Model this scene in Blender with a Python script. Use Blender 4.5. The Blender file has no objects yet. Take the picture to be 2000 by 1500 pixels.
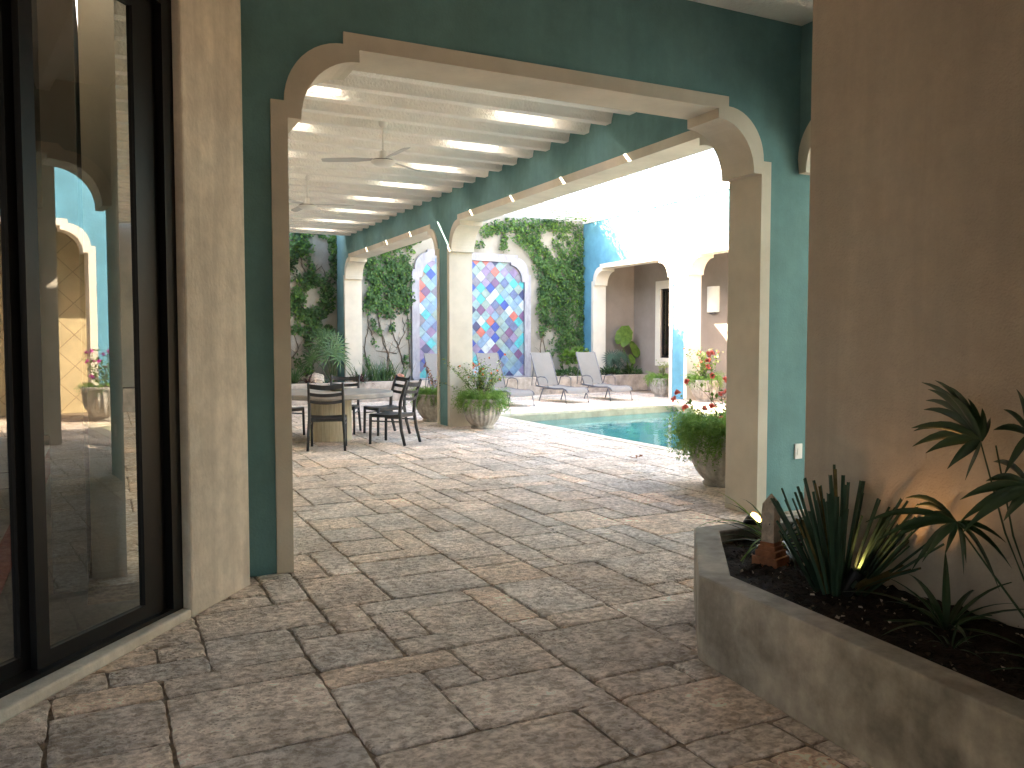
import bpy, math, random
from math import sin, cos, pi, radians, sqrt, atan2
from mathutils import Vector, Matrix
random.seed(7)
SC = bpy.context.scene
COL = SC.collection
# ------------------------------------------------------------ camera, sky, sun, exposure
cam_d = bpy.data.cameras.new('camera'); cam = bpy.data.objects.new('camera', cam_d); COL.objects.link(cam)
cam.location = (0, 0, 1.5)
cam.rotation_euler = (radians(90 - 2.92), 0, radians(-26.3))
cam_d.sensor_width = 36; cam_d.lens = 28.98; cam_d.clip_end = 500; cam_d.clip_start = 0.05
SC.camera = cam
SUN = Vector((1.0, -1.08, -1.0)).normalized()        # direction the sunlight travels
sun_el = math.asin(-SUN.z)
W = bpy.data.worlds.new('World'); SC.world = W; W.use_nodes = True
wn = W.node_tree.nodes; wl = W.node_tree.links
sky = wn.new('ShaderNodeTexSky'); sky.sky_type = 'NISHITA'; sky.sun_disc = False
sky.sun_elevation = sun_el; sky.sun_rotation = atan2(-SUN.x, -SUN.y); sky.dust_density = 2.5; sky.ozone_density = .6
wl.new(sky.outputs[0], wn['Background'].inputs[0]); wn['Background'].inputs[1].default_value = 0.15
sd = bpy.data.lights.new('sun', 'SUN'); sd.energy = 4.2; sd.angle = radians(0.5); sd.color = (1, .94, .84)
so = bpy.data.objects.new('sun', sd); COL.objects.link(so)
so.rotation_euler = SUN.to_track_quat('-Z', 'Y').to_euler(); so.location = (-10, 30, 30)
SC.view_settings.view_transform = 'Standard'; SC.view_settings.look = 'None'
SC.view_settings.exposure = 3.9; SC.view_settings.gamma = 1
SC.view_settings.use_white_balance = True; SC.view_settings.white_balance_temperature = 7900; SC.view_settings.white_balance_tint = 15
cy = SC.cycles
cy.max_bounces = 12; cy.diffuse_bounces = 7; cy.glossy_bounces = 4; cy.transmission_bounces = 6; cy.transparent_max_bounces = 12
cy.sample_clamp_indirect = 8; cy.caustics_reflective = False; cy.caustics_refractive = False

# ------------------------------------------------------------ materials
def mat(name, col, rough=.85, var=.12, scale=3., bump=.0, bscale=40., spec=.3, metal=0., trans=0., col2=None, bdist=.01, emis=0., stretch=None, grime=0.):
    m = bpy.data.materials.new(name); m.use_nodes = True
    nt = m.node_tree; N = nt.nodes; L = nt.links; b = N['Principled BSDF']
    tc = N.new('ShaderNodeTexCoord'); src = tc.outputs['Object']
    if stretch:
        mp = N.new('ShaderNodeMapping'); mp.inputs['Scale'].default_value = stretch; L.new(src, mp.inputs[0]); src = mp.outputs[0]
    no = N.new('ShaderNodeTexNoise'); no.inputs['Scale'].default_value = scale; no.inputs['Detail'].default_value = 8; no.inputs['Roughness'].default_value = .62
    L.new(src, no.inputs['Vector'])
    rp = N.new('ShaderNodeValToRGB'); c2 = col2 or tuple(max(0, c * (1 - 2 * var)) for c in col)
    rp.color_ramp.elements[0].position = .32; rp.color_ramp.elements[1].position = .68
    rp.color_ramp.elements[0].color = (*c2, 1); rp.color_ramp.elements[1].color = (*[min(1, c * (1 + var * .6)) for c in col], 1)
    L.new(no.outputs[0], rp.inputs[0]); L.new(rp.outputs[0], b.inputs['Base Color'])
    if grime:      # faded brush strokes and rain streaks, longer downward than across
        g1 = N.new('ShaderNodeMapping'); g1.inputs['Scale'].default_value = (7, 7, .55); L.new(tc.outputs['Object'], g1.inputs[0])
        g2 = N.new('ShaderNodeTexNoise'); g2.inputs['Scale'].default_value = 1.; g2.inputs['Detail'].default_value = 7; g2.inputs['Distortion'].default_value = .8; L.new(g1.outputs[0], g2.inputs[0])
        g3 = N.new('ShaderNodeTexNoise'); g3.inputs['Scale'].default_value = 9.; g3.inputs['Detail'].default_value = 9; g3.inputs['Roughness'].default_value = .7; L.new(tc.outputs['Object'], g3.inputs[0])
        ga = N.new('ShaderNodeMath'); ga.operation = 'MULTIPLY'; L.new(g2.outputs[0], ga.inputs[0]); L.new(g3.outputs[0], ga.inputs[1])
        gr = N.new('ShaderNodeMapRange'); gr.inputs[1].default_value = .16; gr.inputs[2].default_value = .36; gr.inputs[3].default_value = 1 - grime; gr.inputs[4].default_value = 1 + grime * .35
        L.new(ga.outputs[0], gr.inputs[0]); gm_ = N.new('ShaderNodeMix'); gm_.data_type = 'RGBA'; gm_.blend_type = 'MULTIPLY'; gm_.inputs[0].default_value = 1
        L.new(rp.outputs[0], gm_.inputs[6]); L.new(gr.outputs[0], gm_.inputs[7]); L.new(gm_.outputs[2], b.inputs['Base Color'])
    b.inputs['Roughness'].default_value = rough; b.inputs['Metallic'].default_value = metal
    b.inputs['Specular IOR Level'].default_value = spec
    if bump:
        n2 = N.new('ShaderNodeTexNoise'); n2.inputs['Scale'].default_value = bscale; n2.inputs['Detail'].default_value = 6
        L.new(src, n2.inputs['Vector'])
        bp = N.new('ShaderNodeBump'); bp.inputs['Strength'].default_value = bump; bp.inputs['Distance'].default_value = bdist
        L.new(n2.outputs[0], bp.inputs['Height']); L.new(bp.outputs[0], b.inputs['Normal'])
    if trans:
        t = N.new('ShaderNodeBsdfTranslucent'); mx = N.new('ShaderNodeMixShader'); mx.inputs[0].default_value = trans
        L.new(rp.outputs[0], t.inputs[0]); L.new(b.outputs[0], mx.inputs[1]); L.new(t.outputs[0], mx.inputs[2])
        L.new(mx.outputs[0], N['Material Output'].inputs[0])
    if emis:
        b.inputs['Emission Color'].default_value = (*col, 1); b.inputs['Emission Strength'].default_value = emis
    return m
M = {}
M['teal'] = mat('teal_plaster', (.145, .295, .305), .9, .10, 2.2, .45, 60, bdist=.007, grime=.08)
M['teal_skyblue'] = mat('teal_plaster_sky_blue', (.11, .34, .47), .9, .12, 2.2, .35, 60, bdist=.006)  # same teal paint with the sky's blue light mixed into its colour
M['cream'] = mat('cream_plaster', (.64, .58, .49), .9, .09, 1.8, .3, 70, bdist=.005)
M['cream2'] = mat('worn_cream_plaster', (.72, .65, .555), .9, .12, 1.6, .5, 45, bdist=.008, stretch=(1, 1, .7), grime=.2)
M['pale'] = mat('pale_cream_trim', (.78, .72, .62), .9, .06, 2, .2, 70, bdist=.005)
M['beige'] = mat('taupe_plaster', (.58, .50, .415), .92, .06, 1.5, .7, 90, bdist=.008, grime=.10)
M['greige'] = mat('grey_brown_plaster', (.34, .285, .25), .92, .08, 1.5, .2, 70)
M['white'] = mat('whitewashed_concrete', (.80, .76, .70), .92, .07, 2.5, .5, 50, bdist=.01)
M['backwall'] = mat('old_beige_wall', (.38, .345, .30), .95, .16, 1.2, .5, 30, bdist=.01)
M['concrete'] = mat('trowelled_concrete', (.46, .42, .36), .8, .3, 3.2, .45, 25, bdist=.007, grime=.22)
M['plantstone'] = mat('pinkish_render', (.52, .44, .38), .9, .24, 3.5, .4, 30, bdist=.006)
M['blackmetal'] = mat('black_aluminium', (.008, .008, .009), .4, .1, 20, 0, spec=.22)
M['chair'] = mat('charcoal_metal', (.030, .030, .033), .5, .15, 20, .1, 200, spec=.5)
M['greymetal'] = mat('grey_powder_coat', (.13, .13, .15), .5, .1, 20, 0, spec=.5)
M['pot'] = mat('weathered_cast_stone', (.50, .46, .41), .92, .3, 6, .5, 50, bdist=.006)
M['soil'] = mat('dark_soil', (.035, .022, .015), .98, .4, 25, 1., 60, bdist=.03)
M['bark'] = mat('vine_bark', (.16, .12, .09), .95, .3, 30, .4, 80)
M['fan'] = mat('white_enamel', (.72, .70, .66), .4, .03, 5, 0, spec=.5)
M['coping'] = mat('honed_limestone', (.66, .58, .46), .85, .14, 5, .3, 60, bdist=.004)
M['basin'] = mat('aqua_pool_plaster', (.20, .52, .50), .8, .1, 3)
M['tan'] = mat('beige_pool_plaster', (.42, .40, .30), .8, .15, 4)
M['sconce'] = mat('matt_white_ceramic', (.86, .84, .80), .7, .03, 5)
M['frame'] = mat('whitewashed_stone', (.38, .365, .40), .9, .22, 9, .4, 40, col2=(.28, .27, .31), bdist=.006, stretch=(1, 1, .4))
M['terra'] = mat('terracotta', (.42, .17, .09), .9, .25, 9, .4, 60)
M['coral_stone'] = mat('pitted_pale_stone', (.62, .52, .43), .92, .25, 20, .8, 60, bdist=.008)
M['tabletop'] = mat('grey_cast_concrete', (.33, .31, .29), .55, .15, 5, .15, 60, spec=.4)
M['pedestal'] = mat('limewashed_concrete', (.50, .45, .34), .9, .15, 7, .3, 50, stretch=(6, 6, .5))
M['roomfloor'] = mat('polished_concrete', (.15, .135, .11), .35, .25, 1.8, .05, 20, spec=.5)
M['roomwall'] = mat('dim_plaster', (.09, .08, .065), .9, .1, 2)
M['brickstrip'] = mat('red_tile_band', (.22, .05, .035), .6, .2, 8)
M['plastic'] = mat('white_plastic', (.75, .74, .70), .4, .02, 5, spec=.5)
M['lf_ivy'] = mat('ivy_leaf', (.075, .155, .045), .5, .35, 2.2, col2=(.024, .062, .024), trans=.2)
M['lf_ivy2'] = mat('pale_ivy_leaf', (.14, .25, .05), .5, .2, 6, col2=(.10, .22, .03), trans=.3)
M['lf_fern'] = mat('fern_leaf', (.22, .36, .09), .6, .3, 8, col2=(.10, .22, .04), trans=.3)
M['lf_palm'] = mat('palm_leaf', (.07, .15, .04), .45, .25, 6, col2=(.03, .085, .03), spec=.5, trans=.15)
M['lf_dark'] = mat('dark_palm_leaf', (.030, .070, .026), .38, .25, 6, col2=(.018, .045, .018), spec=.5, trans=.08)
M['lf_bluegreen'] = mat('blue_green_blade', (.045, .095, .060), .5, .2, 6, col2=(.03, .07, .045), spec=.4, trans=.08)
M['lf_cut'] = mat('dry_cut_blade', (.15, .12, .045), .6, .3, 12, trans=.2)
M['lf_red'] = mat('burgundy_leaf', (.13, .02, .03), .45, .35, 8, col2=(.04, .03, .025), trans=.15)
M['lf_shrub'] = mat('shrub_leaf', (.13, .22, .04), .5, .3, 9, col2=(.06, .13, .02), trans=.3)
M['lf_pale'] = mat('variegated_leaf', (.42, .45, .20), .5, .25, 14, col2=(.2, .3, .08), trans=.3)
M['lf_dry'] = mat('dead_leaf', (.30, .11, .04), .8, .3, 12, trans=.2)
M['fl_orange'] = mat('orange_petal', (.90, .22, .06), .6, .15, 12, trans=.3)
M['fl_coral'] = mat('coral_petal', (.88, .25, .20), .6, .2, 12, trans=.3)
M['fl_magenta'] = mat('magenta_bract', (.75, .04, .45), .6, .15, 12, trans=.3)
M['fl_yellow'] = mat('yellow_petal', (.85, .62, .12), .6, .1, 12, trans=.3)
M['shell'] = mat('salmon_glaze', (.55, .22, .14), .5, .3, 10)
M['slat'] = mat('white_painted_slat', (.80, .80, .80), .6, .04, 5)
M['blade'] = mat('grey_fan_blade', (.50, .49, .48), .5, .05, 5)
M['stripe'] = mat('pitted_ceiling_plaster', (.86, .83, .78), .92, .05, 2.5, .7, 34, bdist=.03)

def glass_mat(name, tint, refl=.10, rough=0.0):
    m = bpy.data.materials.new(name); m.use_nodes = True; nt = m.node_tree; N = nt.nodes; L = nt.links
    N.remove(N['Principled BSDF'])
    t = N.new('ShaderNodeBsdfTransparent'); t.inputs[0].default_value = (*tint, 1)
    g = N.new('ShaderNodeBsdfGlossy'); g.inputs['Roughness'].default_value = rough; g.inputs[0].default_value = (.9, .92, .9, 1)
    fr = N.new('ShaderNodeFresnel'); fr.inputs[0].default_value = 1.55
    ma = N.new('ShaderNodeMath'); ma.operation = 'MULTIPLY_ADD'; ma.inputs[1].default_value = 1.2; ma.inputs[2].default_value = refl
    ma.use_clamp = True
    mx = N.new('ShaderNodeMixShader'); L.new(fr.outputs[0], ma.inputs[0]); L.new(ma.outputs[0], mx.inputs[0])
    L.new(t.outputs[0], mx.inputs[1]); L.new(g.outputs[0], mx.inputs[2]); L.new(mx.outputs[0], N['Material Output'].inputs[0])
    return m
M['glass'] = glass_mat('tinted_glazing', (.62, .62, .58), .03)
M['glass2'] = glass_mat('dark_glazing', (.12, .13, .14), .05)

def diffuser_mat():
    m = bpy.data.materials.new('added_diffuser'); m.use_nodes = True; nt = m.node_tree; N = nt.nodes; N.remove(N['Principled BSDF'])
    t = N.new('ShaderNodeBsdfTranslucent'); t.inputs[0].default_value = (.9, .9, .88, 1); nt.links.new(t.outputs[0], N['Material Output'].inputs[0]); return m
M['diffuser'] = diffuser_mat()
def water_mat():
    m = bpy.data.materials.new('pool_water'); m.use_nodes = True; nt = m.node_tree; N = nt.nodes; L = nt.links
    N.remove(N['Principled BSDF'])
    t = N.new('ShaderNodeBsdfDiffuse'); t.inputs[0].default_value = (.09, .46, .46, 1)
    tr = N.new('ShaderNodeBsdfTransparent'); tr.inputs[0].default_value = (.6, .93, .90, 1)
    m0 = N.new('ShaderNodeMixShader'); m0.inputs[0].default_value = .38
    g = N.new('ShaderNodeBsdfGlossy'); g.inputs['Roughness'].default_value = .02
    fr = N.new('ShaderNodeFresnel'); fr.inputs[0].default_value = 1.25
    mx = N.new('ShaderNodeMixShader')
    tc = N.new('ShaderNodeTexCoord'); mp = N.new('ShaderNodeMapping'); mp.inputs['Scale'].default_value = (1., 1., 1)
    no = N.new('ShaderNodeTexNoise'); no.inputs['Scale'].default_value = 1.3; no.inputs['Detail'].default_value = 2.5
    bp = N.new('ShaderNodeBump'); bp.inputs['Strength'].default_value = .22; bp.inputs['Distance'].default_value = .06
    L.new(tc.outputs['Object'], mp.inputs[0]); L.new(mp.outputs[0], no.inputs[0]); L.new(no.outputs[0], bp.inputs['Height'])
    for x in (t, g, fr): L.new(bp.outputs[0], x.inputs['Normal'])
    L.new(tr.outputs[0], m0.inputs[1]); L.new(t.outputs[0], m0.inputs[2])
    L.new(fr.outputs[0], mx.inputs[0]); L.new(m0.outputs[0], mx.inputs[1]); L.new(g.outputs[0], mx.inputs[2])
    L.new(mx.outputs[0], N['Material Output'].inputs[0]); return m
M['water'] = water_mat()

def stone_mat():
    m = mat('chiselled_limestone', (.88, .775, .69), .9, .2, 2.5); nt = m.node_tree; N = nt.nodes; L = nt.links; b = N['Principled BSDF']
    tc = N['Texture Coordinate']; at = N.new('ShaderNodeAttribute'); at.attribute_name = 'tint'
    # offset the relief per paver so that no two stones share a pattern
    ad = N.new('ShaderNodeVectorMath'); ad.operation = 'MULTIPLY_ADD'; ad.inputs[1].default_value = (9, 7, 5)
    L.new(at.outputs['Color'], ad.inputs[0]); L.new(tc.outputs['Object'], ad.inputs[2])
    mp = N.new('ShaderNodeMapping'); mp.inputs['Scale'].default_value = (.95, 1.2, 1); L.new(ad.outputs[0], mp.inputs[0])
    def noise(sc, det, ro, dist=0, src=None):
        n = N.new('ShaderNodeTexNoise'); n.inputs['Scale'].default_value = sc; n.inputs['Detail'].default_value = det; n.inputs['Roughness'].default_value = ro; n.inputs['Distortion'].default_value = dist
        L.new(src or mp.outputs[0], n.inputs[0]); return n.outputs[0]
    def mth(op, a_, b_):
        n = N.new('ShaderNodeMath'); n.operation = op
        for k, v in enumerate((a_, b_)):
            if isinstance(v, (int, float)): n.inputs[k].default_value = v
            else: L.new(v, n.inputs[k])
        return n.outputs[0]
    n1 = noise(23, 6, .62, .35); nf = noise(75, 4, .6); n3 = noise(2.6, 3, .5, 0, ad.outputs[0])
    vo = N.new('ShaderNodeTexVoronoi'); vo.inputs['Scale'].default_value = 36; vo.inputs['Randomness'].default_value = 1; L.new(mp.outputs[0], vo.inputs[0])
    pit = N.new('ShaderNodeMapRange'); pit.inputs[1].default_value = .10; pit.inputs[2].default_value = .34; L.new(vo.outputs[0], pit.inputs[0])
    pm = N.new('ShaderNodeMapRange'); pm.inputs[1].default_value = .45; pm.inputs[2].default_value = .60; L.new(n3, pm.inputs[0])
    pits = mth('SUBTRACT', 1, mth('MULTIPLY', mth('SUBTRACT', 1, pit.outputs[0]), pm.outputs[0]))       # 1 outside pits
    hgt = mth('ADD', mth('MULTIPLY', n1, 1.0), mth('ADD', mth('MULTIPLY', nf, .22), mth('MULTIPLY', pits, .30)))
    bp = N.new('ShaderNodeBump'); bp.inputs['Strength'].default_value = 1.0; bp.inputs['Distance'].default_value = .030
    L.new(hgt, bp.inputs['Height']); L.new(bp.outputs[0], b.inputs['Normal'])
    rp = N['Color Ramp']
    mixc = N.new('ShaderNodeMix'); mixc.data_type = 'RGBA'; mixc.blend_type = 'MULTIPLY'; mixc.inputs[0].default_value = 1
    L.new(rp.outputs[0], mixc.inputs[6]); L.new(at.outputs['Color'], mixc.inputs[7])
    # colour follows the relief: paler ridges, browner chisel marks and pits
    r4 = N.new('ShaderNodeMapRange'); r4.inputs[1].default_value = .39; r4.inputs[2].default_value = .61; L.new(n1, r4.inputs[0])
    cr = N.new('ShaderNodeMix'); cr.data_type = 'RGBA'; cr.inputs[6].default_value = (.64, .57, .505, 1); cr.inputs[7].default_value = (1.18, 1.15, 1.12, 1)
    L.new(mth('MULTIPLY', r4.outputs[0], pits), cr.inputs[0])
    mc = N.new('ShaderNodeMix'); mc.data_type = 'RGBA'; mc.blend_type = 'MULTIPLY'; mc.inputs[0].default_value = 1
    L.new(mixc.outputs[2], mc.inputs[6]); L.new(cr.outputs[2], mc.inputs[7]); L.new(mc.outputs[2], b.inputs['Base Color'])
    return m
M['stone'] = stone_mat()
M['grout'] = mat('brown_mortar', (.40, .31, .235), .98, .3, 20, .6, 60)

def pattern_mat():
    m = mat('diamond_patterned_plaster', (.62, .50, .30), .9, .12, 2); nt = m.node_tree; N = nt.nodes; L = nt.links; b = N['Principled BSDF']
    tc = N['Texture Coordinate']; sp = N.new('ShaderNodeSeparateXYZ'); L.new(tc.outputs['Object'], sp.inputs[0])
    def fold(sign):
        a = N.new('ShaderNodeMath'); a.operation = 'ADD' if sign > 0 else 'SUBTRACT'; L.new(sp.outputs[1], a.inputs[0]); L.new(sp.outputs[2], a.inputs[1])
        f = N.new('ShaderNodeMath'); f.operation = 'PINGPONG'; f.inputs[1].default_value = .33; L.new(a.outputs[0], f.inputs[0])
        l = N.new('ShaderNodeMath'); l.operation = 'LESS_THAN'; l.inputs[1].default_value = .012; L.new(f.outputs[0], l.inputs[0]); return l, f
    (a, fa), (c, fc) = fold(1), fold(-1)
    mx = N.new('ShaderNodeMath'); mx.operation = 'MAXIMUM'; L.new(a.outputs[0], mx.inputs[0]); L.new(c.outputs[0], mx.inputs[1])
    mi = N.new('ShaderNodeMix'); mi.data_type = 'RGBA'; mi.inputs[7].default_value = (.26, .17, .09, 1)
    L.new(mx.outputs[0], mi.inputs[0]); L.new(N['Color Ramp'].outputs[0], mi.inputs[6]); L.new(mi.outputs[2], b.inputs['Base Color']); return m
M['pattern'] = pattern_mat()

def sling_mat():
    m = mat('woven_taupe_sling', (.235, .215, .20), .8, .05, 3); nt = m.node_tree; N = nt.nodes; L = nt.links; b = N['Principled BSDF']
    w = N.new('ShaderNodeTexWave'); w.inputs['Scale'].default_value = 60; L.new(N['Texture Coordinate'].outputs['Object'], w.inputs[0])
    bp = N.new('ShaderNodeBump'); bp.inputs['Strength'].default_value = .3; bp.inputs['Distance'].default_value = .003
    L.new(w.outputs[1], bp.inputs['Height']); L.new(bp.outputs[0], b.inputs['Normal']); return m
M['sling'] = sling_mat()
def emit(name, col, s):
    m = bpy.data.materials.new(name); m.use_nodes = True; b = m.node_tree.nodes['Principled BSDF']
    b.inputs['Emission Color'].default_value = (*col, 1); b.inputs['Emission Strength'].default_value = s; return m
M['lamp'] = emit('lit_bulb', (1., .52, .18), 3.0)
MOS = {k: mat('tile_' + k, tuple(v * .72 for v in c), .35, .16, 7, spec=.5) for k, c in dict(
    aqua=(.32, .52, .58), sage=(.34, .47, .45), sky=(.24, .42, .64), slate=(.15, .21, .42), deep=(.04, .11, .52), mauve=(.32, .22, .42),
    lilac=(.36, .30, .50), coral=(.75, .20, .18), cyan=(.06, .58, .66), white=(.66, .76, .85), grey=(.27, .26, .34), navy=(.06, .08, .22), plum=(.24, .12, .28)).items()}
MOSK = list(MOS); MOSW = [22, 11, 19, 8, 4.5, 4, 6, 4.5, 11, 8, 6, 2, 1.5]

# ------------------------------------------------------------ mesh builder
class MB:
    def __init__(s): s.v = []; s.f = []; s.mi = []; s.tint = []
    def add(s, vs, fs, mi=0):
        o = len(s.v); s.v += [tuple(v) for v in vs]; s.f += [tuple(i + o for i in f) for f in fs]; s.mi += [mi] * len(fs); return s
    def box(s, a, b, mi=0, R=None):
        vs = [Vector((x, y, z)) for x in (a[0], b[0]) for y in (a[1], b[1]) for z in (a[2], b[2])]
        if R is not None: vs = [R @ v for v in vs]
        return s.add(vs, [(0, 1, 3, 2), (4, 6, 7, 5), (0, 4, 5, 1), (2, 3, 7, 6), (0, 2, 6, 4), (1, 5, 7, 3)], mi)
    def prism(s, poly, fn, d0, d1, mi=0):      # poly (u,w) extruded along d through fn(u,w,d)
        n = len(poly); vs = [fn(u, w, d0) for u, w in poly] + [fn(u, w, d1) for u, w in poly]
        fs = [tuple(range(n)), tuple(range(2 * n - 1, n - 1, -1))] + [(i, i + n, (i + 1) % n + n, (i + 1) % n) for i in range(n)]
        return s.add(vs, fs, mi)
    def tube(s, pts, r, n=8, mi=0, cap=True, flat=1.0):
        pts = [Vector(p) for p in pts]; R = r if isinstance(r, (list, tuple)) else [r] * len(pts); vs = []; fs = []
        up = Vector((0, 0, 1))
        for i, p in enumerate(pts):
            d = (pts[min(i + 1, len(pts) - 1)] - pts[max(i - 1, 0)]).normalized()
            a = d.cross(up if abs(d.z) < .95 else Vector((0, 1, 0))).normalized(); b = d.cross(a)
            vs += [p + a * cos(2 * pi * k / n + pi / n) * R[i] + b * sin(2 * pi * k / n + pi / n) * R[i] * flat for k in range(n)]
        for i in range(len(pts) - 1):
            fs += [(i * n + k, i * n + (k + 1) % n, (i + 1) * n + (k + 1) % n, (i + 1) * n + k) for k in range(n)]
        if cap: fs += [tuple(range(n - 1, -1, -1)), tuple(range((len(pts) - 1) * n, len(pts) * n))]
        return s.add(vs, fs, mi)
    def lathe(s, prof, c, n=32, mi=0, ribs=0, rib=.0, cap=True):
        vs = []; fs = []
        for r, z, *k in prof:
            kk = k[0] if k else 1
            for i in range(n):
                a = 2 * pi * i / n; rr = r * (1 + rib * kk * (cos(a * ribs))) if ribs else r
                vs.append((c[0] + rr * cos(a), c[1] + rr * sin(a), c[2] + z))
        for j in range(len(prof) - 1):
            fs += [(j * n + i, j * n + (i + 1) % n, (j + 1) * n + (i + 1) % n, (j + 1) * n + i) for i in range(n)]
        if cap: fs += [tuple(range(n - 1, -1, -1)), tuple(range((len(prof) - 1) * n, len(prof) * n))]
        return s.add(vs, fs, mi)
    def leaf(s, p, d, nrm, l, w, mi=0):
        d = d.normalized(); a = d.cross(nrm).normalized(); nn = a.cross(d)
        return s.add([p, p + d * l * .5 + a * w * .5 + nn * l * .08, p + d * l, p + d * l * .5 - a * w * .5 + nn * l * .08], [(0, 1, 2), (0, 2, 3)], mi)
    def blade(s, p, d, L, w, droop=.5, seg=6, mi=0, taper=1., side=None, base=.35, fold=.25, cut=False):
        """A narrow leaf that starts along d and bends down by droop (radians over its length)."""
        p = Vector(p); d = Vector(d).normalized(); hz = Vector((d.x, d.y, 0))
        hz = hz.normalized() if hz.length > 1e-3 else Vector((1, 0, 0))
        a = side or Vector((-hz.y, hz.x, 0)); el = math.asin(max(-1, min(1, d.z))); vs = []
        for i in range(seg + 1):
            t = i / seg; ww = w * (base + (1 - base) * min(1, t * 4)) * ((1 - t ** 2.2) if not cut else (1 - .25 * t)) ** taper + .0006
            e = el - droop * t; dd = hz * cos(e) + Vector((0, 0, sin(e))); up = dd.cross(a) * -1
            if up.z < 0: up = -up
            vs += [p - a * ww / 2 + up * ww * fold, p, p + a * ww / 2 + up * ww * fold]; p = p + dd * (L / seg)
        fs = []
        for i in range(seg): o = i * 3; fs += [(o, o + 1, o + 4, o + 3), (o + 1, o + 2, o + 5, o + 4)]
        return s.add(vs, fs, mi)
    def obj(s, name, mats, parent=None, smooth=False, loc=None, bevel=0):
        me = bpy.data.meshes.new(name); me.from_pydata(s.v, [], s.f)
        ml = mats if isinstance(mats, (list, tuple)) else [mats]
        for m in ml: me.materials.append(M[m] if isinstance(m, str) else m)
        if len(ml) > 1: me.polygons.foreach_set('material_index', s.mi)
        if s.tint:
            at = me.attributes.new('tint', 'FLOAT_COLOR', 'FACE')
            at.data.foreach_set('color', [c for t in s.tint for c in t])
        if smooth: me.shade_smooth()
        me.update()
        o = bpy.data.objects.new(name, me); COL.objects.link(o)
        if parent: o.parent = parent
        if loc: o.location = loc
        if bevel:
            b = o.modifiers.new('bevel', 'BEVEL'); b.width = bevel; b.segments = 2; b.limit_method = 'ANGLE'
        return o
def tag(o, label=None, cat=None, group=None, kind=None):
    if label: o['label'] = label
    if cat: o['category'] = cat
    if group: o['group'] = group
    if kind: o['kind'] = kind
    return o
def thing(name, label, cat, loc=(0, 0, 0), rz=0, group=None):
    o = bpy.data.objects.new(name, None); COL.objects.link(o); o.location = loc; o.rotation_euler = (0, 0, rz); o.empty_display_size = .2
    return tag(o, label, cat, group)
def copy_tree(o, parent=None):
    c = o.copy(); COL.objects.link(c)
    if parent: c.parent = parent
    for ch in [x for x in bpy.data.objects if x.parent == o]: copy_tree(ch, c)
    return c
def on_back(px, py, off=0.0):
    """photo pixel -> world point on the (slightly skewed) rear courtyard wall"""
    F = 1610.; pt = radians(-2.92); yw = radians(26.3)
    fw = Vector((sin(yw) * cos(pt), cos(yw) * cos(pt), sin(pt))); rt = Vector((cos(yw), -sin(yw), 0)); up = rt.cross(fw)
    d = fw + rt * ((px - 1000) / F) + up * ((750 - py) / F)
    t = (21.36 - .111 * 5.45 - off) / (d.y - .111 * d.x); return Vector((0, 0, 1.5)) + d * t
def yb(x): return 21.36 + .111 * (x - 5.45)
def yp(x): return 20.12 + .115 * (x - 6.5)

# ------------------------------------------------------------ arch walls
def prof(a, b, zs, off=0, base=0, dz=.49):
    """open outline of an arch opening from (a,base) up and over to (b,base)"""
    a -= off; b += off; z = zs + off; r = .385; rz = dz - .08
    L = [(a, base), (a, z), (a + .085, z)]
    for i in range(1, 13):
        t = i / 12 * pi / 2; L.append((a + .085 + r * (1 - cos(t)), z + rz * sin(t)))
    L.append((a + .085 + r, z + dz))
    return L + [(a + b - u, w) for u, w in reversed(L)]
fy = lambda u, w, d: (u, d, w)      # wall running along x
fx = lambda u, w, d: (d, u, w)      # wall running along y

# ---- front arch (frames the view)
fa = thing('arch_wall', 'dark teal wall with the wide cream edged arch framing the courtyard', 'wall', (1.1, 5.4, 0))
def put(mb, name, m, root, **k):
    o = mb.obj(name, m, None, **k); o.parent = root; o.matrix_parent_inverse = Matrix.Translation(-Vector(root.location)); return o
p0 = prof(1.075, 5.015, 2.92, .105, 0)
mb = MB().prism([(.25, 0)] + p0 + [(5.84, 0), (5.84, 4.5), (.25, 4.5)], fy, 5.40, 5.77); put(mb, 'wall', 'teal', fa)
def trim(zs, a, b, fn, d0, d1, root, m='cream', name='arch_trim', dz=.49):
    i = prof(a, b, zs, 0, 0.002, dz); o = prof(a, b, zs, .105, 0.002, dz)
    return put(MB().prism(i + list(reversed(o)), fn, d0, d1), name, m, root)
trim(2.92, 1.075, 5.015, fy, 5.382, 5.788, fa)

# ---- long arcade between the covered terrace and the pool
ar = thing('arcade_wall', 'green teal arcade wall with two arches and a slim pier beside the pool', 'wall', (5.45, 14, 0))
A1, A2 = (6.25, 13.46), (14.07, 20.45)
q1 = prof(*A1, 3.07, .105); q2 = prof(*A2, 3.07, .105)
mb = MB().prism([(5.77, 0)] + q1 + q2 + [(21.3, 0), (21.3, 5.7), (5.77, 5.7)], fx, 5.45, 5.85); put(mb, 'wall', 'teal', ar)
trim(3.07, *A1, fx, 5.432, 5.868, ar); trim(3.07, *A2, fx, 5.432, 5.868, ar)
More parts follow.
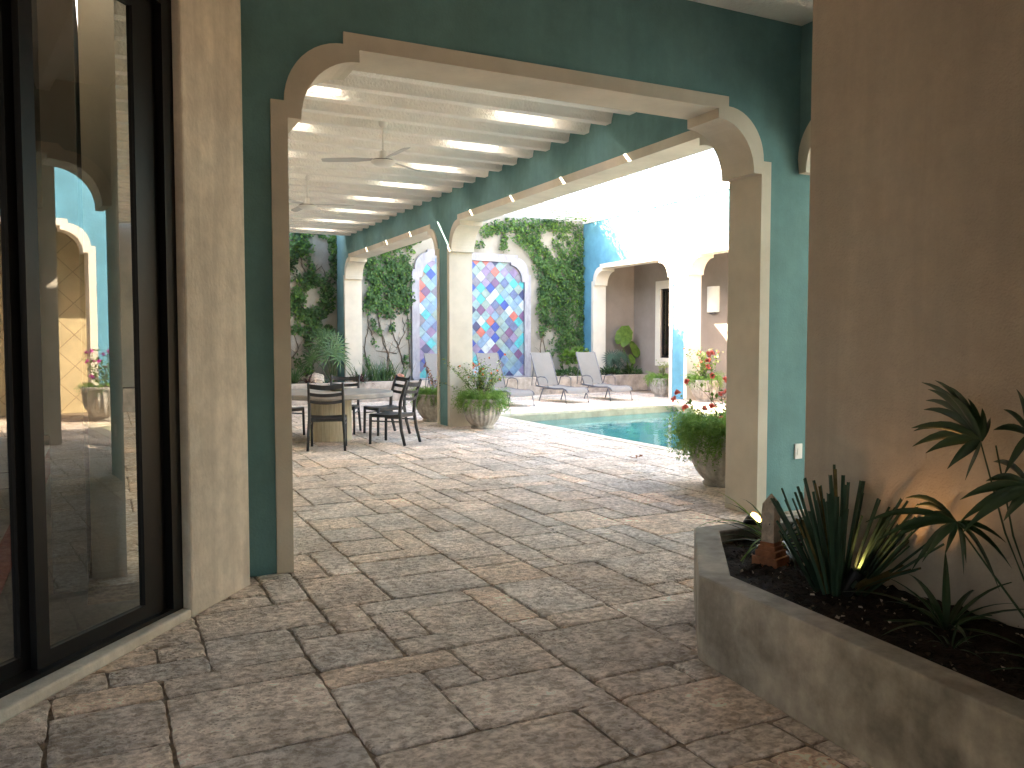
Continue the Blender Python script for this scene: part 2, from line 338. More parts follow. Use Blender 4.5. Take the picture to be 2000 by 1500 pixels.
# ---- side arch, springing from the corner towards the camera
sa = thing('side_arch_wall', 'dark teal side wall with curved cream corbel at far right corner', 'wall', (5.45, 3, 0))
def corb(off):
    z = 2.97; L = [(5.40, z)]; r = .42
    L += [(5.31 + off, z), (5.31 + off, z + .02)] if False else [(5.40 - .09 + off * 1.0, z)]
    for i in range(1, 13):
        t = i / 12 * pi / 2; L.append((5.31 + off - r * (1 - cos(t)), z + .02 + (.42 + off) * sin(t)))
    return L
outer = corb(.0)
mb = MB().prism([(5.41, 2.97), (5.31, 2.97)] + [(u, w) for u, w in outer[2:]] + [(4.80, 3.50), (3.7, 3.50), (3.7, 0), (-4.4, 0), (-4.4, 4.5), (5.41, 4.5)], fx, 5.455, 5.85); put(mb, 'wall', 'teal', sa)  # unseen near stretch closed in to cut light from the side courtyard
tri = [(5.38, 2.955), (5.30, 2.955)] + [(5.30 - .42 * (1 - cos(i / 12 * pi / 2)), 2.975 + .42 * sin(i / 12 * pi / 2)) for i in range(1, 13)] + [(4.80, 3.40), (4.80, 3.45), (3.71, 3.45), (3.71, 3.56)]
tro = [(4.70, 3.56), (4.90, 3.56)] + [(5.395 - .44 * (1 - cos(i / 12 * pi / 2)), 3.08 + .42 * sin(i / 12 * pi / 2)) for i in range(12, 0, -1)] + [(5.395, 3.08)]
put(MB().prism(tri + tro, fx, 5.435, 5.868), 'arch_trim', 'cream', sa)

# ---- terrace and passage roofs: joists and vaults
def roof_profile(y0, y1, first, zl=4.09, zh=4.22, top=4.36):
    L = [(y0, zh)]; y = first
    while y < y1 - .3:
        L += [(y - .055, zh), (y - .012, zl + .045), (y, zl), (y + .12, zl), (y + .135, zl + .045), (y + .18, zh)]; y += .5
    L += [(y1, zh)]
    return L
rf = thing('terrace_roof', 'whitewashed ribbed ceiling with rows of open skylights over the terrace', 'roof', (2.8, 13, 4.1))
RX0, RX1, RX2, RX3, RX4, RX5 = .1, 1.45, 2.33, 4.15, 4.90, 5.449
skyl = [7.18 + 1.5 * k for k in range(9)]
for xa, xb, holes in ((RX0, RX1, 0), (RX1, RX2, 1), (RX2, RX3, 0), (RX3, RX4, 1), (RX4, RX5, 0)):
    mb = MB()
    if not holes:
        L = roof_profile(5.77, 20.45, 5.87)
        mb.prism(L + [(20.45, 4.36), (5.77, 4.36)], fx, xa, xb)
    else:
        L = roof_profile(5.77, 20.45, 5.87); cuts = skyl[1:]; cur = 5.77
        for c in cuts + [None]:
            e = (c - .09) if c else 20.45
            seg = [p for p in L if cur + .001 < p[0] < e - .001]
            mb.prism([(cur, 4.22)] + seg + [(e, 4.22), (e, 4.36), (cur, 4.36)], fx, xa, xb)
            if c: cur = c + .16
    put(mb, 'ribbed_ceiling', 'stripe', rf)
for k, (xa, xb) in enumerate(((RX1, RX2), (RX3, RX4))):
    if k == 0:
        for c in skyl[1:]: put(MB().box((xa + .001, c - .089, 4.30), (xb - .001, c + .159, 4.315)), 'added_diffuser_pane', 'diffuser', rf)  # translucent panes added to block direct sun through the left skylights
put(MB().box((.1, 5.77, 4.36), (.35, 20.45, 4.7)), 'parapet', 'white', rf)
pr = thing('passage_roof', 'shaded whitewashed ribbed ceiling over the foreground passage', 'roof', (1.5, 1, 4.1))
L = roof_profile(-4.4, 5.40, -4.3 + .02)
put(MB().prism(L + [(5.40, 4.5), (-4.4, 4.5)], fx, -3.2, 5.454), 'ribbed_ceiling', 'stripe', pr)
# terrace left wall
tw = thing('terrace_wall', 'cream inner wall of the covered terrace behind the dining table', 'wall', (.1, 12, 0))
put(MB().box((-.1, 5.77, 0), (.1, 21.0, 5.7)), 'wall', 'cream', tw)

# ---- right hand building across the pool
rb = thing('courtyard_building', 'sunlit teal arcaded building on the far side of the pool', 'building', (13.45, 12, 0))
ops = [(17.78, 21.55), (12.35, 17.02), (7.05, 11.65), (1.7, 6.32)]
out = []
for a, b in reversed(ops): out += prof(a, b, 3.22, .13)
mb = MB().prism([(-3, 0)] + out + [(22.2, 0), (22.2, 5.15), (-3, 5.15)], fx, 13.45, 13.85); put(mb, 'wall', 'teal_skyblue', rb)
for a, b in ops:
    i = prof(a, b, 3.22, 0, .002); o = prof(a, b, 3.22, .13, .002)
    put(MB().prism(i + list(reversed(o)), fx, 13.43, 13.87), 'arch_trim', 'pale', rb)
put(MB().box((13.42, -3, 5.15), (13.88, 22.2, 5.75)), 'parapet', 'white', rb)
put(MB().box((13.85, -3, 4.2), (20, 22.6, 4.5)), 'roof', 'white', rb)
mb = MB().box((15.15, 10.2, 0), (15.4, 20.45, 4.2)).box((15.15, 20.45, 3.1), (15.4, 21.0 - .12, 4.2)) if False else MB()
WY0, WY1, WZ0, WZ1 = 18.9, 20.47, 1.02, 3.10
mb.box((15.15, 10.2, 0), (15.4, WY0, 4.2)).box((15.15, WY1, 0), (15.4, 22.2, 4.2)).box((15.15, WY0, 0), (15.4, WY1, WZ0)).box((15.15, WY0, WZ1), (15.4, WY1, 4.2))
put(mb, 'gallery_wall', 'greige', rb)
put(MB().box((15.15, -3, 0), (15.4, 10.2, 4.2)), 'patterned_wall', 'pattern', rb)
wf = MB(); t = .24
for a, b, c, d in ((WY0 - t, WY1 + t, WZ1, WZ1 + t), (WY0 - t, WY1 + t, WZ0 - t, WZ0), (WY0 - t, WY0, WZ0, WZ1), (WY1, WY1 + t, WZ0, WZ1)): wf.box((15.12, a, c), (15.149, b, d))
win = put(wf, 'window', 'pale', rb)
fr = MB()
for a, b, c, d in ((WY0, WY1, WZ1 - .07, WZ1), (WY0, WY1, WZ0, WZ0 + .07), (WY0, WY0 + .07, WZ0 + .07, WZ1 - .07), (WY1 - .07, WY1, WZ0 + .07, WZ1 - .07), (19.65, 19.72, WZ0 + .07, WZ1 - .07)): fr.box((15.2, a, c), (15.26, b, d))
o = put(fr, 'frame', 'blackmetal', rb); o.parent = win; o.matrix_parent_inverse = Matrix.Identity(4); 
o.matrix_parent_inverse = Matrix.Translation(-Vector(rb.location)) @ Matrix.Identity(4); 
o2 = put(MB().box((15.225, WY0 + .07, WZ0 + .07), (15.235, WY1 - .07, WZ1 - .07)), 'pane', 'glass2', rb); o2.parent = win
for x in (o, o2): x.matrix_parent_inverse = Matrix.Translation(Vector((0, 0, 0)))
put(MB().box((15.12, 7.0, 0), (15.149, 9.4, 2.4)), 'door', 'greymetal', rb)
put(MB().box((15.4, -3, 0), (20, -2.8, 4.2)).box((19.8, -2.8, 0), (20, 22, 4.2)), 'rear_wall', 'greige', rb)
sc = thing('wall_sconce', 'white half round sconce on the grey gallery wall', 'wall lamp', (15.15, 18.05, 2.3))
mb = MB(); n = 12; pl = [(-.235, 0)] + [(-.235 * cos(i * pi / n), .13 * sin(i * pi / n)) for i in range(0, n + 1)]
mb.prism([( -.235 * cos(i * pi / n), .14 * sin(i * pi / n)) for i in range(0, n + 1)], lambda u, w, d: (15.149 - w, 18.05 + u, d), 2.32, 3.03)
put(mb, 'shade', 'sconce', sc)
put(MB().box((15.08, 17.95, 2.27), (15.149, 18.15, 2.319)), 'bracket', 'greymetal', sc)

sg = thing('side_gallery_roof', 'flat cream roof slab shading the side of the courtyard beyond the side arch', 'roof', (8, 1, 4.2))
put(MB().box((5.851, -3.0, 4.10), (9.6, 5.3, 4.35)).box((6.3, 5.3, 4.101), (9.6, 7.1, 4.349)), 'slab', 'cream', sg)
for yy in (-2.6, 5.0): put(MB().box((9.25, yy, 0), (9.55, yy + .3, 4.099)), 'post', 'cream', sg)
# ---- rear wall
bw = thing('rear_courtyard_wall', 'tall old beige boundary wall behind the mosaic and climbing vines', 'wall', (9, 21.6, 0))
def skew(x0, x1, z0, z1, d0, d1, f=yb, mi=0, mb=None):
    mb = mb or MB(); c = [(x, f(x) + d) for x, d in ((x0, d0), (x1, d0), (x1, d1), (x0, d1))]
    return mb.prism(c, lambda u, w, d: (u, w, d), z0, z1)
put(skew(-.2, 13.6, 0, 5.7, 0, .35), 'wall', 'backwall', bw)
gw = thing('gallery_end_wall', 'brown plaster wall closing the gallery behind the elephant ear plant', 'wall', (14.5, 22, 0))
put(MB().box((13.86, 21.9, 0), (15.149, 22.2, 4.199)), 'wall', 'greige', gw)
nw = thing('near_bounce_wall', 'unseen pale cream wall added at the near end of the pool courtyard to bounce light', 'wall', (10, -3, 0))
put(MB().box((5.86, -3.3, 0), (13.44, -3.05, 4.6)), 'wall', 'cream', nw)  # unseen wall, added to bounce light into the courtyard

# ------------------------------------------------------------ ground
POOL = [(7.13, 6.2), (7.13, 15.28), (8.7, 15.42), (12.2, 15.98), (12.2, 6.2)]
PX0, PX1 = 6.98, 12.36
mb = MB()
Z = -.010
for a, b in (((-60, -60, ), (PX0 + .1, 70)), ((PX1 - .1, -60), (70, 70)), ((PX0 + .1, -60), (PX1 - .1, 6.1))):
    mb.add([(a[0], a[1], Z), (b[0], a[1], Z), (b[0], b[1], Z), (a[0], b[1], Z)], [(0, 1, 2, 3)])
mb.add([(PX0 + .1, 15.35, Z), (8.7, 15.5, Z), (PX1 - .1, 16.1, Z), (PX1 - .1, 70, Z), (PX0 + .1, 70, Z)], [(0, 1, 2, 3, 4)])
tag(mb.obj('ground', 'grout'), kind='structure')

# pavers laid in random ashlar courses
G = .2133; X0, Y0 = .197 - 14 * G, 3.06 - 26 * G
NX, NY = 80, 116
occ = [[False] * NY for _ in range(NX)]
rects = []
def blocked(x, y):
    if 7.0 < x < 12.36 and 6.1 < y < 15.35 + .12 * (x - 7): return True
    if y > yp(x) + .1 or x > 15.2: return True
    if x < .05 and y > 5.8: return True
    if .786 * (x - .30) - .618 * (y - 4.70) < -.12 and y < 5.7: return True
    return False
for i in range(NX):
    for j in range(NY):
        if blocked(X0 + (i + .5) * G, Y0 + (j + .5) * G): occ[i][j] = True
fixed = [(14, 26, 3, 3), (17, 25, 2, 3), (17, 28, 3, 1.0), (17, 29, 2, 2), (14, 29, 3, 1), (13, 30, 2, 1), (15, 30, 2, 2), (11, 26, 3, 1), (12, 24, 2, 2), (14, 24, 3, 2),
         (19, 25, 3, 2), (20, 27, 2, 2), (19, 29, 3, 1), (22, 26, 3, 3), (20, 33, 3, 2), (23, 30, 2, 3), (25, 28, 3, 2), (25, 22, 3, 3), (22, 23, 3, 2)]
R2 = random.Random(21)
for i, j, w, h in fixed:
    w, h = int(w), int(h)
    if all(not occ[a][b] for a in range(i, i + w) for b in range(j, j + h)):
        rects.append((i, j, w, h))
        for a in range(i, i + w):
            for b in range(j, j + h): occ[a][b] = True
sizes = [(3, 2), (2, 3), (2, 2), (4, 2), (2, 4), (3, 1), (1, 2), (2, 1), (3, 3), (2, 3), (3, 2), (1, 1), (4, 3), (1, 3), (2, 2), (4, 2)]
for j in range(NY):
    for i in range(NX):
        if occ[i][j]: continue
        s = sizes[:]; R2.shuffle(s); s += [(2, 1), (1, 2), (1, 1)]
        for w, h in s:
            if i + w <= NX and j + h <= NY and all(not occ[a][b] for a in range(i, i + w) for b in range(j, j + h)):
                rects.append((i, j, w, h))
                for a in range(i, i + w):
                    for b in range(j, j + h): occ[a][b] = True
                break
mb = MB()
for i, j, w, h in rects:
    x0, y0 = X0 + i * G, Y0 + j * G; x1, y1 = x0 + w * G, y0 + h * G; g = R2.uniform(.004, .0075)
    x0 += g; y0 += g; x1 -= g; y1 -= g
    near = (y0 < 9 and x0 < 6)
    st = .045 if near else .12; tl = R2.uniform(-.004, .003); ring = []
    def edge(ax, ay, bx, by):
        L = sqrt((bx - ax) ** 2 + (by - ay) ** 2); n = max(2, int(L / st))
        for k in range(n): t = k / n; ring.append((ax + (bx - ax) * t, ay + (by - ay) * t))
    c = .012
    edge(x0 + c, y0, x1 - c, y0); edge(x1, y0 + c, x1, y1 - c); edge(x1 - c, y1, x0 + c, y1); edge(x0, y1 - c, x0, y0 + c)
    n = len(ring); cx, cyy = (x0 + x1) / 2, (y0 + y1) / 2; vs = []
    jit = [(R2.gauss(0, .0028), R2.gauss(0, .0028)) for _ in ring]
    for lay, (sh, z) in enumerate(((0, -.012), (.001, -.003), (.004, .0005), (.014, .003))):
        for k, (x, y) in enumerate(ring):
            dx, dy = cx - x, cyy - y; dl = sqrt(dx * dx + dy * dy)
            sx = (1 if dx > 0 else -1) * min(sh, abs(dx)) if abs(x - x0) < .02 or abs(x - x1) < .02 else 0
            sy = (1 if dy > 0 else -1) * min(sh, abs(dy)) if abs(y - y0) < .02 or abs(y - y1) < .02 else 0
            jj = jit[k] if lay < 3 else (jit[k][0] * .5, jit[k][1] * .5)
            vs.append((x + sx + jj[0], y + sy + jj[1], z + (tl + R2.gauss(0, .0008) if lay > 1 else 0)))
    fs = [(l * n + k, l * n + (k + 1) % n, (l + 1) * n + (k + 1) % n, (l + 1) * n + k) for l in range(3) for k in range(n)] + [tuple(range(3 * n, 4 * n))]
    mb.add(vs, fs); b = R2.uniform(.90, 1.10); wv = R2.uniform(-.04, .04)
    if R2.random() < .12: b *= 1.12; wv += .05
    mb.tint += [(b * (1 + wv), b, b * (1 - wv), 1)] * len(fs)
tag(mb.obj('paving', 'stone'), kind='structure')

# pool
po = thing('swimming_pool', 'turquoise plastered swimming pool with pale limestone coping', 'pool', (9.6, 11, 0))
outp = [(6.93, 6.0), (6.93, 15.42), (8.68, 15.68), (12.42, 16.26), (12.42, 6.0)]
mb = MB(); n = 5
vs = [(x, y, .012) for x, y in outp] + [(x, y, .012) for x, y in POOL] + [(x, y, -.05) for x, y in outp] + [(x, y, -.05) for x, y in POOL]
fs = []
for i in range(n):
    k = (i + 1) % n; fs += [(i, k, n + k, n + i), (i, 2 * n + i, 2 * n + k, k), (n + i, n + k, 3 * n + k, 3 * n + i), (2 * n + i, 3 * n + i, 3 * n + k, 2 * n + k)]
put(mb.add(vs, fs), 'coping', 'coping', po, bevel=.012)
mb = MB(); vs = [(x, y, -.05) for x, y in POOL] + [(x, y, -.30) for x, y in POOL] + [(x, y, -1.3) for x, y in POOL]
fs = [(i, (i + 1) % n, n + (i + 1) % n, n + i) for i in range(n)]; mb.add(vs, fs, 1)
mb.add(vs, [(n + i, n + (i + 1) % n, 2 * n + (i + 1) % n, 2 * n + i) for i in range(n)] + [tuple(range(2 * n, 3 * n))], 0)
put(mb, 'basin', ['basin', 'tan'], po)
mb = MB().add([(x, y, -.17) for x, y in POOL], [tuple(range(n - 1, -1, -1))]); tag(mb.obj('water', 'water'), kind='structure')
def through(px, py, ax, val):
    F = 1610.; pt = radians(-2.92); yw = radians(26.3)
    fw = Vector((sin(yw) * cos(pt), cos(yw) * cos(pt), sin(pt))); rt = Vector((cos(yw), -sin(yw), 0)); up = rt.cross(fw)
    d = fw + rt * ((px - 1000) / F) + up * ((750 - py) / F); o = Vector((0, 0, 1.5))
    return o + d * ((val - o[ax]) / d[ax])
# ------------------------------------------------------------ slanted wall with the sliding glass door
DU, DN, DP = Vector((.618, .786, 0)), Vector((.786, -.618, 0)), Vector((.323, 4.629, 0))
def dg(s, d, z): return DP + DU * s + DN * d + Vector((0, 0, z))
def dbox(mb, s0, s1, d0, d1, z0, z1, mi=0):
    return mb.prism([(s0, d0), (s1, d0), (s1, d1), (s0, d1)], lambda u, w, z: dg(u, w, z), z0, z1, mi)
dw = thing('slanted_wall', 'worn cream plaster wall pier and kerb around the sliding glass door', 'wall', tuple(DP))
mb = MB(); dbox(mb, .115, .735, -.25, 0, 0, 4.2); dbox(mb, -4.2, .115, -.25, -.004, 3.32, 4.2)
mb.prism([(-4.2, .0), (.115, .0), (.115, -.25), (-4.2, -.25)], lambda u, w, z: dg(u, w, z), 0, .055)
put(mb, 'wall', 'cream2', dw, bevel=.012)
DA = radians(2.3)
def dg(s, d, z):
    a, b = s - .1, d; return DP + DU * (.1 + a * cos(DA) - b * sin(DA)) + DN * (a * sin(DA) + b * cos(DA)) + Vector((0, 0, z))
gd = thing('sliding_glass_door', 'black framed sliding glass door reflecting the sunlit courtyard', 'door', tuple(dg(-1, -.1, .055)))
mb = MB(); dbox(mb, .03, .113, -.17, -.05, .055, 3.32); dbox(mb, -4.2, .03, -.17, -.05, 3.24, 3.32); dbox(mb, -4.2, .03, -.17, -.05, .056, .075); dbox(mb, -.02, .03, -.165, -.12, .075, 3.24)
put(mb, 'frame', 'blackmetal', gd)
for s0, s1, d in ((-.835, .025, -.09), (-2.25, -.80, -.135), (-3.7, -2.2, -.09)):
    mb = MB(); e = d - .035
    r = .165 if s0 > -1 else .075; l = .072
    dbox(mb, s0, s0 + l, d, e, .076, 3.238); dbox(mb, s1 - r, s1, d, e, .076, 3.238); dbox(mb, s0 + l, s1 - r, d, e, .076, .145); dbox(mb, s0 + l, s1 - r, d, e, 3.17, 3.238)
    pn = put(mb, 'door_panel', 'blackmetal', gd)
    mb = MB().add([dg(s0 + l, d - .017, .145), dg(s1 - r, d - .017, .145), dg(s1 - r, d - .017, 3.17), dg(s0 + l, d - .017, 3.17)], [(0, 1, 2, 3)]); g = put(mb, 'pane', 'glass', gd); g.parent = pn
    g.matrix_parent_inverse = pn.matrix_parent_inverse.inverted() @ g.matrix_parent_inverse if False else Matrix.Identity(4)
def dg(s, d, z): return DP + DU * s + DN * d + Vector((0, 0, z))
# room behind the glass
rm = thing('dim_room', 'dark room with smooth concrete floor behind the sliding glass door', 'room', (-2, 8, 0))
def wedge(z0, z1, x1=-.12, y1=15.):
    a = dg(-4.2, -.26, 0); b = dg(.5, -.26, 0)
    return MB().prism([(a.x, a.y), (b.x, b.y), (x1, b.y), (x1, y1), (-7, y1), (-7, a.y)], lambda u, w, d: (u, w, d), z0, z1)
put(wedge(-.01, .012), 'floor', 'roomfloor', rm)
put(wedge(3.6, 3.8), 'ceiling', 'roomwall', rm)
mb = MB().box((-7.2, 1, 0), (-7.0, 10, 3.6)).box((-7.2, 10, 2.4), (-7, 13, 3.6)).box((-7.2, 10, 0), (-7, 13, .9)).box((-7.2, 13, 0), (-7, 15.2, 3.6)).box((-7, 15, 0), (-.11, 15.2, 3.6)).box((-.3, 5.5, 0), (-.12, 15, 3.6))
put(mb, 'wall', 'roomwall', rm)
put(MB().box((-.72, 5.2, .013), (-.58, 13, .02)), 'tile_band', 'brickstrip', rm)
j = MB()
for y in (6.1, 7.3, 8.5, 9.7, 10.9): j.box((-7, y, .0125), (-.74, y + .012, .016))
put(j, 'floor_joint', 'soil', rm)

# ---- taupe wall on the right, passage enclosure
tp = thing('taupe_wall', 'large plain taupe plaster wall rising behind the concrete planter', 'wall', (3.4, 0, 0))
put(MB().box((3.33, -4.4, 0), (3.52, 3.22, 4.088)), 'wall', 'beige', tp)
pw = thing('passage_wall', 'shaded cream wall behind the viewpoint closing the passage', 'wall', (-2.3, -2, 0))
put(MB().box((-2.6, -4.4, 0), (-2.3, -3.4, 4.2)).box((-2.6, -3.4, 0), (-2.3, 1.4, 4.2)).box((-2.6, -4.7, 0), (-1.4, -4.4, 4.2)).box((.2, -4.7, 0), (5.84, -4.4, 4.2)).box((-1.4, -4.7, 2.4), (.2, -4.4, 4.2)), 'wall', 'cream', pw)
swt = thing('wall_switch', 'white switch plate at the edge of the teal wall', 'wall switch', (5.45, 5.40, .53))
mb = MB().box((5.455, 5.386, .465), (5.54, 5.399, .60)); put(mb, 'plate', 'plastic', swt, bevel=.003)
put(MB().box((5.48, 5.381, .50), (5.51, 5.3855, .56)), 'rocker', 'plastic', swt)

# ------------------------------------------------------------ concrete planter in the foreground
PT = thing('concrete_planter', 'long low grey concrete planter with a slanted corner beside the taupe wall', 'planter', (2.5, 3, 0))
po_ = [(2.11, -1.6), (2.475, 3.03), (3.09, 3.83), (4.25, 3.83), (4.25, 3.0), (3.535, 3.0), (3.535, 3.235), (3.315, 3.235), (3.315, -1.6)]
pi_ = [(2.255, -1.6), (2.605, 2.96), (3.16, 3.69), (4.11, 3.69), (4.11, 3.14), (3.665, 3.14), (3.665, 3.24), (3.319, 3.24), (3.319, -1.6)]
mb = MB(); H_ = .41
ou = po_[:5]; inn = pi_[:5]
ring = ou + list(reversed(inn))
mb.prism(ring, lambda u, w, d: (u, w, d), 0, H_)
put(mb, 'planter_wall', 'concrete', PT, bevel=.01)
sm = MB(); R3 = random.Random(5); nx, ny = 34, 150
pts = {}
for a in range(nx + 1):
    for b in range(ny + 1):
        y = -1.5 + b / ny * 5.2; xl = 2.255 + (2.605 - 2.255) * min(1, (y + 1.6) / 4.56) if y < 2.96 else 2.605 + (y - 2.96) * .76
        xr = 3.33 if y < 3.2 else 4.12
        xl = min(xl, 3.2)
        x = xl + (xr - xl) * a / nx; pts[a, b] = len(sm.v); sm.v.append((x, y, .335 + R3.gauss(0, .006) + .012 * sin(x * 17 + y * 5) * cos(y * 9)))
for a in range(nx):
    for b in range(ny): sm.f.append((pts[a, b], pts[a + 1, b], pts[a + 1, b + 1], pts[a, b + 1])); sm.mi.append(0)
tag(sm.obj('soil', 'soil', smooth=True), 'dark loose soil filling the foreground planter', 'soil', kind='stuff')
gm = MB()
for _ in range(900):
    y = R3.uniform(-.2, 3.6); xl = 2.27 + .0767 * (y + 1.6) + .02; x = R3.uniform(xl + .02, 3.31)
    if y > 2.9: x = R3.uniform(2.62 + (y - 2.9) * .8, 3.3 if y < 3.25 else 4.0)
    s = R3.uniform(.004, .013); c = Vector((x, y, .343 + s * .3))
    v = [c + Vector((R3.uniform(-1, 1), R3.uniform(-1, 1), R3.uniform(-.6, .9))).normalized() * s for _ in range(5)]
    gm.add(v, [(0, 1, 2), (0, 2, 3), (0, 3, 4), (0, 4, 1), (1, 3, 2), (1, 4, 3)], R3.choice((0, 0, 1, 2)))
tag(gm.obj('soil_debris', ['soil', 'bark', 'coral_stone']), 'bits of bark and gravel scattered on the planter soil', 'debris', kind='stuff')

ob = thing('obelisk_ornament', 'small pale stone obelisk on a stepped terracotta base in the planter', 'garden ornament', (3.10, 3.22, .33), radians(18))
for i, (w, z0, z1) in enumerate(((.105, .0, .035), (.09, .035, .06), (.072, .06, .082), (.055, .082, .098))):
    pass
mb = MB()
for w, z0, z1 in ((.070, .0, .055), (.058, .055, .088), (.048, .088, .112), (.041, .112, .130)): mb.box((-w, -w, z0), (w, w, z1))
mb.obj('stepped_base', 'terra', ob, bevel=.004)
mb = MB(); w = .034
mb.add([(sx * w * k, sy * w * k, z) for z, k in ((.13, 1.05), (.255, 1), (.265, 1.08), (.33, .98)) for sx, sy in ((-1, -1), (1, -1), (1, 1), (-1, 1))] + [(0, 0, .385)],
       [(l * 4 + i, l * 4 + (i + 1) % 4, l * 4 + 4 + (i + 1) % 4, l * 4 + 4 + i) for l in range(3) for i in range(4)] + [(12 + i, 12 + (i + 1) % 4, 16) for i in range(4)] + [(3, 2, 1, 0)])
mb.obj('shaft', 'coral_stone', ob, bevel=.003)

def spot(loc, aim, label, power, size, lens_e, r=.034):
    root = thing('spotlight', label, 'garden light', loc)
    d = (Vector(aim) - Vector(loc)).normalized(); c = Vector((0, 0, 0))
    mb = MB().tube([c - d * .075, c - d * .06, c - d * .01, c + d * .045], [r * .55, r * .8, r, r], 20, cap=False)
    mb.tube([c - d * .078, c - d * .074], [r * .5, r * .55], 20); mb.tube([c - d * .03, Vector((c.x, c.y, -.10))], .007, 8)
    mb.tube([c + d * .045, c + d * .01], [r * .9, r * .84], 20, cap=False)
    mb.obj('housing', 'blackmetal', root, smooth=True)
    MB().tube([c + d * .034, c + d * .036], [r * .84, r * .84], 20).obj('lens', 'lamp' if lens_e else 'glass2', root)
    l = bpy.data.lights.new('spot', 'SPOT'); l.energy = power; l.color = (1, .55, .22); l.spot_size = radians(size); l.spot_blend = .8; l.shadow_soft_size = .02
    lo = bpy.data.objects.new('lamp_beam', l); COL.objects.link(lo); lo.parent = root; lo.location = d * .05; lo.rotation_euler = d.to_track_quat('-Z', 'Y').to_euler()
spot((3.47, 3.76, .425), (3.51, 3.10, 1.045), 'lit black bullet spotlight glowing beside the stone obelisk', .45, 75, True, .042)
spot((3.02, 2.62, .42), (3.33, 2.42, 1.12), 'black bullet spotlight aimed up the taupe wall behind cut blades', .42, 100, False)

def rosette(name, mat_, loc, n, L, w, e0, e1, droop, label, cat, seed, group=None, flip=None, seg=6, cut=False, mats2=None, spread=.015):
    R = random.Random(seed); mb = MB()
    for i in range(n):
        a = i * 2.399 + R.uniform(-.3, .3); t = (i + .5) / n; el = radians(e0 + (e1 - e0) * t + R.uniform(-6, 6))
        d = Vector((cos(a) * cos(el), sin(a) * cos(el), sin(el)))
        mb.blade((cos(a) * spread, sin(a) * spread, 0), d, L * R.uniform(.7, 1.1), w * R.uniform(.8, 1.15), droop * R.uniform(.6, 1.3), seg, mi=(1 if mats2 and R.random() < .3 else 0), cut=cut)
    o = mb.obj(name, [mat_] + (mats2 or []), None, loc=loc); return tag(o, label, cat, group)
rosette('strappy_plant', 'lf_dark', (3.40, 3.50, .33), 48, .55, .018, 5, 55, 1.2, 'spiky green plant with thin arching blades behind the obelisk', 'plant', 3, mats2=['lf_fern'])
# clipped blades in front of the wall light
R = random.Random(8); mb = MB()
for i in range(80):
    side = R.uniform(-1, 1); fwd = R.uniform(-.45, .45); L = R.uniform(.34, .60) * (1 - .15 * abs(side))
    sd_ = side * (.62 if side < 0 else .85); d = Vector((.80 * sd_, -.45 * sd_, 0)) + Vector((.4, .8, 0)) * fwd + Vector((0, 0, 1.15))
    if side > .45: d.z *= .75
    mb.blade(Vector((3.02, 2.70, .335)) + Vector((.09 * side, -.05 * side, 0)) + Vector((.05, .09, 0)) * fwd, d, L, R.uniform(.016, .026), R.uniform(0, .15), 4, mi=(1 if R.random() < .10 else 0), cut=True, base=.8, fold=.5)
for i in range(14):
    a = R.uniform(-.5, 2.2); mb.blade((3.05, 2.66, .34), Vector((cos(a), -sin(a) * .8, .55)), R.uniform(.22, .4), .02, .2, 4, mi=1 if R.random() < .5 else 0, cut=True, base=.8, fold=.5)
tag(mb.obj('yucca_clump', ['lf_bluegreen', 'lf_cut']), 'upright clump of narrow dark blades with clipped tips in planter', 'plant')

def fingers(mb, hub, tips, w=.034, sag=.25, mi=0, seg=7):
    """one palmate leaf: leaflets from hub to each tip, arching upward on the way"""
    for tip in tips:
        v = tip - hub; L = v.length; hz = Vector((v.x, v.y, 0)).normalized(); a = Vector((-hz.y, hz.x, 0)) if hz.length else Vector((1, 0, 0))
        lift = L * sag; vs = []
        # widen across the direction that faces sideways so that each finger shows its blade
        for i in range(seg + 1):
            t = i / seg; c = hub + v * t + Vector((0, 0, lift * 4 * t * (1 - t) * .5)); ww = w * (sin(pi * min(1, (t * .93 + .07)) ** .8)) + .0015
            dn = (v.normalized() + Vector((0, 0, lift / L * (2 - 4 * t)))).normalized(); ac = (dn.cross(Vector((.9, -.2, .35)))).normalized(); nn = ac.cross(dn)
            vs += [c - ac * ww / 2 + nn * ww * .2, c, c + ac * ww / 2 + nn * ww * .2]
        fs = []
        for i in range(seg): o = i * 3; fs += [(o, o + 1, o + 4, o + 3), (o + 1, o + 2, o + 5, o + 4)]
        mb.add(vs, fs, mi)
def T(px, py, x=3.0): return through(px, py, 0, x)
pl = thing('lady_palm', 'tall thin stemmed palm with drooping fingered leaves against the taupe wall', 'palm', (3.1, 1.75, .33))
mb = MB()
fr1 = [(1800, 747, 3.1), (1812, 760, 3.05), (1826, 743, 3.1), (1855, 755, 3.05), (1848, 768, 3.0), (1890, 778, 3.05), (1808, 782, 3.15), (1804, 800, 3.1), (1780, 836, 2.98), (1784, 842, 3.1), (1782, 872, 3.05), (1808, 885, 3.0), (1850, 916, 2.95), (1885, 938, 2.9), (1918, 797, 3.05), (1935, 815, 3.1)]
fingers(mb, T(1915, 862, 3.02), [T(a, b, x) for a, b, x in fr1], .040, .22)
fr2 = [(1768, 973, 3.1), (1785, 990, 3.1), (1800, 1012, 3.05), (1690, 1020, 2.92), (1712, 1058, 2.95), (1733, 1062, 2.98), (1801, 1098, 2.88), (1780, 1115, 3.0), (1845, 1085, 2.95), (1882, 1122, 2.9), (1887, 1100, 3.0), (1940, 1128, 2.92), (1953, 1156, 2.9), (1976, 1110, 3.0), (1965, 1060, 3.1)]
fingers(mb, T(1868, 1022, 3.0), [T(a, b, x) for a, b, x in fr2], .031, .25)
